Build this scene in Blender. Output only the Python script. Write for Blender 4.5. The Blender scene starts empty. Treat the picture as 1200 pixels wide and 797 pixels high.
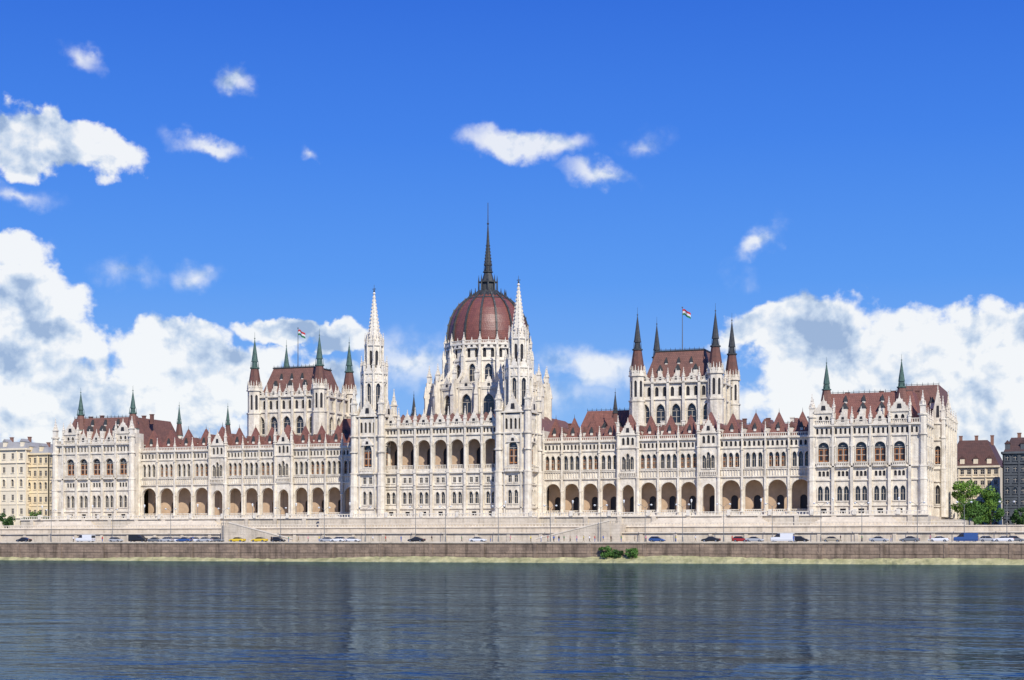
import bpy, bmesh, math, random
from math import sin, cos, pi, sqrt, atan2, radians
from mathutils import Vector, Matrix
random.seed(7)
R = random.Random(11)
scene = bpy.context.scene
COL = scene.collection
# ------------------------------------------------------------------ camera constants
FPX = 1873.0; TH = radians(20.82); XC, YC, HC = 176.4, -414.4, 4.9
HOR = 636.0
def XatPx(px, Y):
    a = (px-600)/FPX; Yd = Y-YC
    return XC + Yd*(a*cos(TH)-sin(TH))/(cos(TH)+a*sin(TH))
def depth(X, Y): return (Y-YC)*cos(TH)-(X-XC)*sin(TH)
def ZatPy(py, X, Y): return HC+(HOR-py)*depth(X, Y)/FPX
# ------------------------------------------------------------------ materials
MATS = {}
def mat(name, col, rough=0.8, var=0.0, vscale=1.0, bump=0.0, bscale=3.0, metal=0.0, spec=0.3, col2=None, brick=None, streak=0.0):
    if name in MATS: return MATS[name]
    m = bpy.data.materials.new(name); m.use_nodes = True
    nt = m.node_tree; b = nt.nodes['Principled BSDF']
    b.inputs['Roughness'].default_value = rough; b.inputs['Metallic'].default_value = metal
    b.inputs['Specular IOR Level'].default_value = spec
    b.inputs['Base Color'].default_value = (*col, 1)
    tc = nt.nodes.new('ShaderNodeTexCoord')
    cur = None
    if var > 0 or col2:
        n = nt.nodes.new('ShaderNodeTexNoise'); n.inputs['Scale'].default_value = vscale
        n.inputs['Detail'].default_value = 6; n.inputs['Roughness'].default_value = .65
        nt.links.new(tc.outputs['Object'], n.inputs['Vector'])
        mr = nt.nodes.new('ShaderNodeMapRange'); mr.inputs[1].default_value = .36; mr.inputs[2].default_value = .72
        nt.links.new(n.outputs['Fac'], mr.inputs[0])
        mx = nt.nodes.new('ShaderNodeMix'); mx.data_type = 'RGBA'
        c2 = col2 or tuple(c*(1-var) for c in col)
        mx.inputs[6].default_value = (*col, 1); mx.inputs[7].default_value = (*c2, 1)
        nt.links.new(mr.outputs[0], mx.inputs[0]); cur = mx.outputs[2]
    if streak > 0:
        mp = nt.nodes.new('ShaderNodeMapping'); mp.inputs['Scale'].default_value = (1.1, 1.1, .12)
        nt.links.new(tc.outputs['Object'], mp.inputs['Vector'])
        n = nt.nodes.new('ShaderNodeTexNoise'); n.inputs['Scale'].default_value = 1.0; n.inputs['Detail'].default_value = 5
        nt.links.new(mp.outputs[0], n.inputs['Vector'])
        mr = nt.nodes.new('ShaderNodeMapRange'); mr.inputs[1].default_value = .5; mr.inputs[2].default_value = .72
        mr.inputs[3].default_value = 1; mr.inputs[4].default_value = 1-streak
        nt.links.new(n.outputs['Fac'], mr.inputs[0])
        mx = nt.nodes.new('ShaderNodeMix'); mx.data_type = 'RGBA'; mx.blend_type = 'MULTIPLY'; mx.inputs[0].default_value = 1
        nt.links.new(cur, mx.inputs[6]); nt.links.new(mr.outputs[0], mx.inputs[7]); cur = mx.outputs[2]
    if brick:
        sx = nt.nodes.new('ShaderNodeSeparateXYZ'); nt.links.new(tc.outputs['Object'], sx.inputs[0])
        ad = nt.nodes.new('ShaderNodeMath'); nt.links.new(sx.outputs[0], ad.inputs[0]); nt.links.new(sx.outputs[1], ad.inputs[1])
        cb = nt.nodes.new('ShaderNodeCombineXYZ'); nt.links.new(ad.outputs[0], cb.inputs[0]); nt.links.new(sx.outputs[2], cb.inputs[1])
        br = nt.nodes.new('ShaderNodeTexBrick'); br.inputs['Scale'].default_value = 1
        br.inputs['Brick Width'].default_value = brick[0]; br.inputs['Row Height'].default_value = brick[1]
        br.inputs['Mortar Size'].default_value = brick[2]
        br.inputs['Color1'].default_value = (1, 1, 1, 1); br.inputs['Color2'].default_value = (brick[3],)*3+(1,)
        br.inputs['Mortar'].default_value = (brick[4],)*3+(1,)
        nt.links.new(cb.outputs[0], br.inputs['Vector'])
        mx = nt.nodes.new('ShaderNodeMix'); mx.data_type = 'RGBA'; mx.blend_type = 'MULTIPLY'; mx.inputs[0].default_value = 1
        if cur is None: mx.inputs[6].default_value = (*col, 1)
        else: nt.links.new(cur, mx.inputs[6])
        nt.links.new(br.outputs['Color'], mx.inputs[7]); cur = mx.outputs[2]
    if cur is not None: nt.links.new(cur, b.inputs['Base Color'])
    if bump > 0:
        n = nt.nodes.new('ShaderNodeTexNoise'); n.inputs['Scale'].default_value = bscale; n.inputs['Detail'].default_value = 4
        nt.links.new(tc.outputs['Object'], n.inputs['Vector'])
        bp = nt.nodes.new('ShaderNodeBump'); bp.inputs['Strength'].default_value = 1; bp.inputs['Distance'].default_value = bump
        nt.links.new(n.outputs['Fac'], bp.inputs['Height']); nt.links.new(bp.outputs[0], b.inputs['Normal'])
    MATS[name] = m
    return m
STONE = mat('white_limestone', (.775, .705, .575), .85, col2=(.55, .475, .365), var=.3, vscale=.5, bump=.1, bscale=1.8, streak=.28)
STONE2 = mat('carved_limestone', (.80, .735, .61), .85, col2=(.56, .495, .39), var=.3, vscale=1.2, bump=.07, bscale=3.0)
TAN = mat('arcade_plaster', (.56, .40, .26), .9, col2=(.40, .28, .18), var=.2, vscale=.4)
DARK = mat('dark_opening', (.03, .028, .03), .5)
GLASS = mat('window_glass', (.03, .032, .04), .12, spec=.6, var=.5, vscale=.6)
WOOD = mat('window_wood', (.42, .17, .055), .6, col2=(.24, .09, .03), var=.2, vscale=.8)
FRAME = mat('window_stone_tracery', (.50, .44, .35), .8)
ROOF = mat('red_roof_tiles', (.30, .125, .09), .65, col2=(.19, .085, .065), var=.3, vscale=.8, bump=.1, bscale=4, brick=(.5, .45, .05, .85, .6))
ROOFD = mat('brown_roof_tiles', (.25, .12, .088), .7, col2=(.16, .083, .065), var=.3, vscale=.7, brick=(.6, .5, .05, .85, .65))
METAL = mat('dark_lead', (.05, .052, .05), .5, col2=(.085, .085, .08), var=.3, vscale=1.5, metal=.2)
PATINA = mat('green_copper_patina', (.085, .15, .12), .6, col2=(.045, .075, .06), var=.3, vscale=1.5)
TERR = mat('terrace_stone', (.72, .625, .485), .9, col2=(.54, .455, .34), var=.3, vscale=.25, bump=.06, bscale=2, streak=.3, brick=(1.8, .7, .04, .92, .78))
QUAY = mat('quay_stone', (.35, .255, .18), .9, col2=(.19, .14, .105), var=.3, vscale=.35, bump=.1, bscale=2, streak=.5, brick=(2.2, .75, .05, .75, .6))
COPE = mat('coping_stone', (.76, .67, .53), .9, col2=(.58, .5, .39), var=.3, vscale=.6)
ROCK = mat('riprap', (.50, .46, .24), .95, col2=(.20, .20, .09), var=.3, vscale=.35, bump=.3, bscale=1.5)
ASPH = mat('asphalt', (.055, .055, .058), .9, col2=(.04, .04, .042), var=.2, vscale=.5)
PAVE = mat('pavement', (.3, .28, .25), .9, col2=(.22, .2, .18), var=.2, vscale=.4)
PAINTW = mat('road_paint', (.7, .7, .68), .7)
GROUND = mat('city_ground', (.14, .13, .11), .95, col2=(.09, .1, .06), var=.3, vscale=.05)
# ------------------------------------------------------------------ mesh builder
def arch(w, kind, n=5):
    h = w/2
    if kind == 'f': return [(-h, 0), (h, 0)]
    if kind == 'r': return [(-h*cos(pi*i/(2*n)), h*sin(pi*i/(2*n))) for i in range(2*n+1)]
    Rr = w*(.62 if kind == 'q' else .85); cx = Rr-h; a1 = math.acos(cx/Rr)
    L = [(cx-Rr*cos(a1*i/n), Rr*sin(a1*i/n)) for i in range(n+1)]
    return L+[(-x, z) for x, z in L[:-1][::-1]]
class MB:
    def __init__(s, sg=1, bx=0, by=0):
        s.v = []; s.f = []; s.mi = []; s.sg = sg; s.bx = bx; s.by = by; s.wins = []; s.pins = []; s.fr(0, 0, 0)
    def fr(s, ox=0, oy=0, a=0): s.ox = ox; s.oy = oy; s.a = a; s.c = cos(a); s.s = sin(a)
    def P(s, x, y, z): return (s.sg*(s.ox+x*s.c-y*s.s)+s.bx, s.oy+x*s.s+y*s.c+s.by, z)
    def face(s, pts, m=0):
        k = len(s.v); s.v += [s.P(*p) for p in pts]; s.f.append(tuple(range(k, k+len(pts)))); s.mi.append(m)
    def box(s, x0, x1, y0, y1, z0, z1, m=0):
        k = len(s.v)
        s.v += [s.P(x, y, z) for z in (z0, z1) for (x, y) in ((x0, y0), (x1, y0), (x1, y1), (x0, y1))]
        for q in ((0, 3, 2, 1), (4, 5, 6, 7), (0, 1, 5, 4), (1, 2, 6, 5), (2, 3, 7, 6), (3, 0, 4, 7)):
            s.f.append(tuple(k+i for i in q)); s.mi.append(m)
    def frus(s, cx, cy, r0, r1, z0, z1, n=8, m=0, rot=None, cap=True, sy=1):
        if rot is None: rot = pi/n
        k = len(s.v)
        for r, z in ((r0, z0), (r1, z1)):
            for i in range(n):
                a = rot+2*pi*i/n; s.v.append(s.P(cx+r*cos(a), cy+sy*r*sin(a), z))
        for i in range(n):
            j = (i+1) % n; s.f.append((k+i, k+j, k+n+j, k+n+i)); s.mi.append(m)
        if cap and r1 > .01: s.f.append(tuple(k+n+i for i in range(n))); s.mi.append(m)
        if cap: s.f.append(tuple(k+i for i in range(n))[::-1]); s.mi.append(m)
    def rfrus(s, x0, x1, y0, y1, z0, X0, X1, Y0, Y1, z1, m=0):
        A = [(x0, y0, z0), (x1, y0, z0), (x1, y1, z0), (x0, y1, z0)]; B = [(X0, Y0, z1), (X1, Y0, z1), (X1, Y1, z1), (X0, Y1, z1)]
        for i in range(4):
            j = (i+1) % 4; s.face([A[i], A[j], B[j], B[i]], m)
        s.face(B, m)
    def gable(s, cx, w, z0, h, y0, y1, m=0):
        a, b, t = (cx-w/2, z0), (cx+w/2, z0), (cx, z0+h)
        s.face([(a[0], y0, a[1]), (b[0], y0, b[1]), (t[0], y0, t[1])], m)
        s.face([(a[0], y1, a[1]), (t[0], y1, t[1]), (b[0], y1, b[1])], m)
        for p, q in ((a, t), (t, b)):
            s.face([(p[0], y0, p[1]), (q[0], y0, q[1]), (q[0], y1, q[1]), (p[0], y1, p[1])], m)
        for sd in (-1, 1):
            n = max(2, int(h/.7))
            for i in range(1, n):
                t_ = i/n; s.frus(cx+sd*w/2*(1-t_), (y0+y1)/2, .2, .05, z0+h*t_-.05, z0+h*t_+.4, 4, m)
        s.frus(cx, (y0+y1)/2, .22, .05, z0+h-.2, z0+h+1.0, 4, m)
        if w > 2.2: s.frus(cx, y0, .16*w, .12*w, z0+h*.16, z0+h*.5, 4, m+1 if m == 0 else m, sy=.15)
    def pin(s, cx, cy, z, h, sz, big=False):
        s.pins.append((s.P(cx, cy, z), h, sz, big))
    def row(s, x0, x1, z0, z1, ops=(), y=0, d=.5, m=0, back=None):
        if not ops: s.face([(x0, y, z0), (x1, y, z0), (x1, y, z1), (x0, y, z1)], m); return
        ops = sorted(ops); n = len(ops)
        bd = [x0]+[(ops[i][0]+ops[i][1]/2+ops[i+1][0]-ops[i+1][1]/2)/2 for i in range(n-1)]+[x1]
        for i, (cx, w, zb, zs, kd) in enumerate(ops):
            l, r = cx-w/2, cx+w/2; a, b = bd[i], bd[i+1]
            Q = lambda p, q, u, v: s.face([(p, y, u), (q, y, u), (q, y, v), (p, y, v)], m)
            Q(a, l, z0, z1); Q(r, b, z0, z1)
            if zb > z0+.01: Q(l, r, z0, zb)
            A = [(cx+px, zs+pz) for px, pz in arch(w, kd, 4 if w < 1.5 else 6)]
            for p, q in zip(A[:-1], A[1:]):
                s.face([(p[0], y, p[1]), (q[0], y, q[1]), (q[0], y, z1), (p[0], y, z1)], m)
                s.face([(p[0], y, p[1]), (p[0], y+d, p[1]), (q[0], y+d, q[1]), (q[0], y, q[1])], m)
            s.face([(l, y, zb), (l, y+d, zb), (l, y+d, zs), (l, y, zs)], m)
            s.face([(r, y, zb), (r, y, zs), (r, y+d, zs), (r, y+d, zb)], m)
            s.face([(l, y, zb), (r, y, zb), (r, y+d, zb), (l, y+d, zb)], m)
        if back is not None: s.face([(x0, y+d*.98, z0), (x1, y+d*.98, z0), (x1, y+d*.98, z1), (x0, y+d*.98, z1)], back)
    def rowwin(s, x0, x1, z0, z1, ops, y=0, d=.5, name='arched_window', style='g', m=0):
        s.row(x0, x1, z0, z1, ops, y, d, m)
        for (cx, w, zb, zs, kd) in ops:
            s.wins.append((s.P(cx, y+d-.08, zb), s.sg*s.a, w, zs-zb, kd, name, style))
            s.box(cx-w/2-.22, cx+w/2+.22, y-.22, y+.05, zb-.28, zb-.02, m)
            A = [(cx+px, zs+pz) for px, pz in arch(w, kd, 4)]; top = max(p[1] for p in A)
            if kd != 'f' and top+.5 < z1+.6:
                for sd in (-1, 1):
                    s.box(cx+sd*(w/2+.14)-.11, cx+sd*(w/2+.14)+.11, y-.16, y+.05, zb, zs, m)
                k_ = (w/2+.28)/(w/2)
                for p, q in zip(A[:-1], A[1:]):
                    P2, Q2 = (cx+(p[0]-cx)*k_, zs+(p[1]-zs)*k_), (cx+(q[0]-cx)*k_, zs+(q[1]-zs)*k_)
                    s.face([(p[0], y-.2, p[1]), (q[0], y-.2, q[1]), (Q2[0], y-.2, Q2[1]), (P2[0], y-.2, P2[1])], m)
                    s.face([(p[0], y-.2, p[1]), (q[0], y-.2, q[1]), (q[0], y+.02, q[1]), (p[0], y+.02, p[1])], m)
                    s.face([(P2[0], y-.2, P2[1]), (Q2[0], y-.2, Q2[1]), (Q2[0], y+.02, Q2[1]), (P2[0], y+.02, P2[1])], m)
    def ribs(s, x0, x1, z0, z1, y, step, m=0, t=.14, d=.2):
        n = max(1, round((x1-x0)/step))
        for i in range(n+1):
            x = x0+(x1-x0)*i/n; s.box(x-t/2, x+t/2, y-d, y+.05, z0, z1, m)
    def balus(s, x0, x1, y, z, h=1.1, step=.62, m=0):
        s.box(x0, x1, y-.16, y+.16, z+h-.2, z+h, m); s.box(x0, x1, y-.15, y+.15, z, z+.16, m)
        n = max(1, round((x1-x0)/step))
        for i in range(n+1):
            x = x0+(x1-x0)*i/n; s.box(x-.1, x+.1, y-.09, y+.09, z+.15, z+h-.19, m)
    def mesh(s, name, mats):
        me = bpy.data.meshes.new(name); me.from_pydata(s.v, [], s.f)
        for m in mats: me.materials.append(m)
        me.polygons.foreach_set('material_index', s.mi); me.update()
        return me
    def build(s, name, mats, parent=None, pinv=None):
        if not isinstance(mats, (list, tuple)): mats = [mats]
        o = bpy.data.objects.new(name, s.mesh(name, mats)); COL.objects.link(o)
        if parent:
            o.parent = parent
            if pinv is not None: o.matrix_parent_inverse = pinv
        for (loc, a, w, hs, kd, nm, st) in s.wins:
            c = bpy.data.objects.new(nm, win_mesh(w, hs, kd, st)); COL.objects.link(c)
            c.location = loc; c.rotation_euler = (0, 0, a); c.parent = o
        for (loc, h, sz, big) in s.pins: PINS.append((loc, h, sz, big, o))
        return o
PINS = []
WC = {}
def win_mesh(w, hs, kd, st):
    key = (round(w, 2), round(hs, 2), kd, st)
    if key in WC: return WC[key]
    b = MB(); A = arch(w, kd, 5)
    pts = [(-w/2, 0, 0), (w/2, 0, 0)]+[(x, 0, hs+z) for x, z in A[::-1]]
    if kd == 'f': pts = [(-w/2, 0, 0), (w/2, 0, 0), (w/2, 0, hs), (-w/2, 0, hs)]
    b.face(pts, 0)
    t = .08 if w < 2 else .12
    b.box(-t/2, t/2, -.12, .02, 0, hs*.99 if kd != 'f' else hs, 1)
    if w > 1.5:
        b.box(-w/2, w/2, -.11, .02, hs*.98, hs*.98+t, 1); b.box(-w/2, w/2, -.1, .02, hs*.5, hs*.5+t, 1)
        b.frus(0, 0, w*.2, w*.2, hs+w*.16, hs+w*.2, 6, 1, sy=.1)
    else: b.box(-w/2, w/2, -.1, .02, hs*.62, hs*.62+t, 1)
    if st == 'w':
        for sd in (-1, 1):
            b.box(sd*w*.25-w*.2, sd*w*.25+w*.2, -.06, .01, hs*.08, hs*.9, 2)
            b.box(sd*w*.25-w*.13, sd*w*.25+w*.13, -.085, -.05, hs*.16, hs*.46, 3); b.box(sd*w*.25-w*.13, sd*w*.25+w*.13, -.085, -.05, hs*.54, hs*.84, 3)
    me = b.mesh('window', [GLASS, FRAME, WOOD, DARK]); WC[key] = me
    return me
def tagset(o, label=None, cat=None, group=None, kind=None):
    for k, v in (('label', label), ('category', cat), ('group', group), ('kind', kind)):
        if v: o[k] = v
    return o
def empty(name, loc, rz=0):
    o = bpy.data.objects.new(name, None); COL.objects.link(o); o.location = loc; o.rotation_euler = (0, 0, rz); o.empty_display_size = .5
    return o
ORD = ['first', 'second', 'third', 'fourth', 'fifth', 'sixth', 'seventh', 'eighth', 'ninth', 'tenth', 'eleventh', 'twelfth', 'thirteenth', 'fourteenth', 'fifteenth', 'sixteenth', 'seventeenth', 'eighteenth', 'nineteenth', 'twentieth', 'twenty-first', 'twenty-second', 'twenty-third', 'twenty-fourth', 'twenty-fifth', 'twenty-sixth', 'twenty-seventh', 'twenty-eighth', 'twenty-ninth', 'thirtieth']
def copy_tree(o, parent=None):
    c = o.copy(); COL.objects.link(c); c.parent = parent
    for ch in KIDS.get(o.name, []): KIDS.setdefault(c.name, []).append(copy_tree(ch, c))
    return c
KIDS = {}
def kid(o, parent): o.parent = parent; KIDS.setdefault(parent.name, []).append(o); return o
# ================================================================== PARLIAMENT
G = 11.6
root = empty('parliament_building', (0, 10, G))
tagset(root, 'huge white gothic revival palace with maroon dome, twin white spires and long arcaded wings', 'palace')
INV = Matrix.Translation((0, -10, -G))
def spire(b, cx, cy, r, z0, z1, mats=(0, 1), n=8):
    H = z1-z0
    b.frus(cx, cy, r*1.12, r*1.05, z0, z0+H*.02, n, mats[1])
    b.frus(cx, cy, r*1.05, r*.58, z0+H*.02, z0+H*.36, n, mats[0])
    b.frus(cx, cy, r*.72, r*.72, z0+H*.36, z0+H*.38, n, mats[1])
    b.frus(cx, cy, r*.44, r*.38, z0+H*.38, z0+H*.48, n, mats[1])
    for i in range(4):
        a = i*pi/2+pi/4; b.frus(cx+r*.56*cos(a), cy+r*.56*sin(a), .14, .03, z0+H*.38, z0+H*.5, 4, mats[1])
    b.frus(cx, cy, r*.5, .06, z0+H*.48, z0+H*.88, n, mats[1])
    b.frus(cx, cy, .2, .2, z0+H*.88, z0+H*.895, 6, mats[1]); b.frus(cx, cy, .06, .03, z0+H*.88, z1, 4, mats[1])
def crest(b, x0, x1, y, z, m=0, axis='x'):
    n = int(abs(x1-x0)/1.3)
    for i in range(n+1):
        t = x0+(x1-x0)*i/max(1, n)
        X, Y = (t, y) if axis == 'x' else (y, t)
        b.frus(X, Y, .11, .03, z, z+.8, 4, m)
    if axis == 'x': b.box(x0, x1, y-.05, y+.05, z+.2, z+.3, m)
    else: b.box(y-.05, y+.05, x0, x1, z+.2, z+.3, m)
def dormer(b, x, y, z, w=1.4, h=2.0, mw=2, mr=1):
    b.box(x-w/2, x+w/2, y, y+2.6, z, z+h, mw); b.rfrus(x-w/2-.2, x+w/2+.2, y-.2, y+3.2, z+h, x-.03, x+.03, y-.2, y+3.2, z+h+1.5, mr)
def chimney(b, x, y, z, h=2.2):
    b.box(x-.5, x+.5, y-.4, y+.4, z-1, z+h, 0); b.box(x-.62, x+.62, y-.52, y+.52, z+h, z+h+.25, 0)
def poly(b, cx, cy, ap, n, z0, z1, ops=None, d=.4, back=None, wins=None, style='g'):
    fw = 2*ap*math.tan(pi/n)
    for k in range(n):
        a = 2*pi*k/n
        b.fr(cx+ap*sin(a), cy-ap*cos(a), a)
        if ops:
            if wins: b.rowwin(-fw/2, fw/2, z0, z1, ops, 0, d, wins, style)
            else: b.row(-fw/2, fw/2, z0, z1, ops, 0, d, 0, back)
        else: b.row(-fw/2, fw/2, z0, z1)
    b.fr()
ROOFS = []
WX0 = 102.2
def wing(sg):
    side = 'left' if sg < 0 else 'right'
    b = MB(sg)
    groups = [(28.2, 49.7, 4), (55.3, 71.9, 3), (77.5, WX0-.1, 4)]
    for (A, B, n) in groups:
        for i in range(n):
            a = A+(B-A)*i/n; e = A+(B-A)*(i+1)/n; c = (a+e)/2; w = e-a; ow = w-1.15
            b.row(a, e, G, 22.3, [(c, ow, 12.7, 18.9, 'r')], 0, .9)
            ar = arch(ow, 'r', 7)
            for p, q in zip(ar[:-1], ar[1:]):
                s_ = (ow/2+.26)/(ow/2)
                b.face([(c+p[0], -.16, 18.9+p[1]), (c+q[0], -.16, 18.9+q[1]), (c+q[0]*s_, -.16, 18.9+q[1]*s_), (c+p[0]*s_, -.16, 18.9+p[1]*s_)])
                b.face([(c+p[0]*s_, -.16, 18.9+p[1]*s_), (c+q[0]*s_, -.16, 18.9+q[1]*s_), (c+q[0]*s_, 0.02, 18.9+q[1]*s_), (c+p[0]*s_, .02, 18.9+p[1]*s_)])
            b.balus(a+.5, e-.5, .3, 12.7, 1.0, .5)
            b.row(a, e, 22.3, 24.2); b.ribs(a+.5, e-.5, 22.6, 24.1, 0, .7, d=.22)
            b.rowwin(a, e, 24.2, 29.8, [(c-1.65, 1.15, 24.8, 27.8, 'p'), (c, 1.15, 24.8, 27.8, 'p'), (c+1.65, 1.15, 24.8, 27.8, 'p')], 0, .7, 'lancet_window', 'w' if i % 2 == 0 else 'g')
            nn = 5
            b.row(a, e, 29.8, 32.3, [(a+w*(j+.5)/nn, w/nn*.55, 30.3, 31.2, 'p') for j in range(nn)], 0, .35, 0, 1)
            b.balus(a+.3, e-.3, -.15, 32.7, 1.0, .55)
            rf2 = MB(sg); h = 6.2
            rf2.rfrus(a+.35, e-.35, .9, 5.0, 32.9, c-.1, c+.1, 2.2, 2.8, 32.9+h)
            rf2.frus(c, 2.5, .1, .02, 32.9+h, 34.0+h, 4, 1); dormer(rf2, c, 1.0, 34.2, .7, .8, 2, 1)
            ROOFS.append((rf2, 'pyramid_roof'))
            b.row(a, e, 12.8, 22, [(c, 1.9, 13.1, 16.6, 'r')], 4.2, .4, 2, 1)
        for i in range(n+1):
            x = A+(B-A)*i/n
            b.box(x-.3, x+.3, -.55, .1, G, 22.2); b.frus(x, -.6, .3, .3, 14.0, 18.4, 8); b.frus(x, -.6, .3, .5, 18.4, 18.9, 8); b.frus(x, -.6, .5, .34, 13.1, 14.0, 8)
            b.box(x-.22, x+.22, -.5, .1, 22.25, 32.6); b.frus(x, -.5, .34, .1, 29.5, 31.4, 4)
            b.box(x-.32, x+.32, -.68, 0, 29.2, 29.5)
            b.pin(x, -.3, 32.6, 4.0, .5)
        b.box(A, B, -.45, .1, 22.15, 22.45); b.box(A, B, -.35, .1, 24.12, 24.36); b.box(A, B, -.3, .1, 29.72, 29.95); b.box(A, B, -.6, .2, 32.25, 32.75)
        b.box(A, B, -.25, .05, G, 12.6)
    for cx in (52.5, 74.7):
        h = 2.75; y = -.8
        b.row(cx-h, cx+h, G, 22.5, [(cx, 3.4, 12.7, 18.5, 'q')], y, 1.2)
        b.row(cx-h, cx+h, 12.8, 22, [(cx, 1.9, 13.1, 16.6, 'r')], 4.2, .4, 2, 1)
        b.rowwin(cx-h, cx+h, 22.5, 30.5, [(cx-1.2, .95, 24.6, 27.4, 'p'), (cx, .95, 24.6, 28.2, 'p'), (cx+1.2, .95, 24.6, 27.4, 'p')], y, .5, 'lancet_window')
        b.row(cx-h, cx+h, 30.5, 34.0, [(cx-1.3, .8, 31.2, 32.6, 'p'), (cx, .8, 31.2, 32.8, 'p'), (cx+1.3, .8, 31.2, 32.6, 'p')], y, .4, 0, 1)
        for sd in (-1, 1): b.face([(cx+sd*h, y, G), (cx+sd*h, 1.2, G), (cx+sd*h, 1.2, 34.0), (cx+sd*h, y, 34.0)])
        b.gable(cx, 4.2, 34.0, 3.6, y-.15, y+.35)
        for z in (22.3, 30.3, 33.8): b.box(cx-h-.1, cx+h+.1, y-.35, y+.1, z, z+.35)
        b.box(cx-h, cx+h, y-.3, y+.1, G, 12.6)
        b.balus(cx-h+.5, cx+h-.5, y-.4, 22.7, 1.1, .5)
        for sd in (-1, 1):
            x = cx+sd*h
            b.frus(x, y, .5, .5, G, 22.2, 8); b.frus(x, y, .42, .42, 22.2, 34.6, 8)
            for z in (22.1, 30.2, 33.8, 34.4): b.frus(x, y, .62, .62, z, z+.3, 8)
            b.pin(x, y, 34.7, 4.6, .62, True)
        rr = MB(sg); rr.rfrus(cx-h+.4, cx+h-.4, y+.6, 6.0, 33.9, cx-.2, cx+.2, 1.8, 2.4, 39.6); rr.frus(cx, 2.1, .12, .02, 39.6, 41.0, 4, 1)
        ROOFS.append((rr, 'pyramid_roof'))
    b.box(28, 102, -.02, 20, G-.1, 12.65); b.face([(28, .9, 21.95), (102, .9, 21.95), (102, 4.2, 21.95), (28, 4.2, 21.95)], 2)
    b.face([(28, 20, 12), (102, 20, 12), (102, 20, 33), (28, 20, 33)]); b.face([(28, .02, 32.9), (102, .02, 32.9), (102, 20, 32.9), (28, 20, 32.9)])
    w = b.build('wing_wall', [STONE, DARK, TAN], root, INV)
    tagset(w, side+' arcaded wing of the palace')
    for (r_, nm) in ROOFS: r_.build(nm, [ROOF, METAL, STONE2], w)
    ROOFS.clear()
    r2 = MB(sg)
    r2.rfrus(28.2, 101.8, 6.5, 19.5, 33.0, 29, 101, 12.4, 13.2, 36.9); crest(r2, 29, 101, 12.8, 36.9, 1)
    for i in range(22): dormer(r2, 31+3.2*i, 8.0, 34.2, 1.1, 1.4, 2, 0)
    r2.build('wing_roof', [ROOFD, METAL, STONE2], w)
    for x in (31, 37.5, 44, 58, 64, 70, 81, 87.5, 94):
        ch = MB(sg); chimney(ch, x, 14.5, 36.8, 1.6); ch.build('chimney', ROOFD if int(x) % 2 else STONE2, w)
wing(1); wing(-1)
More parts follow.
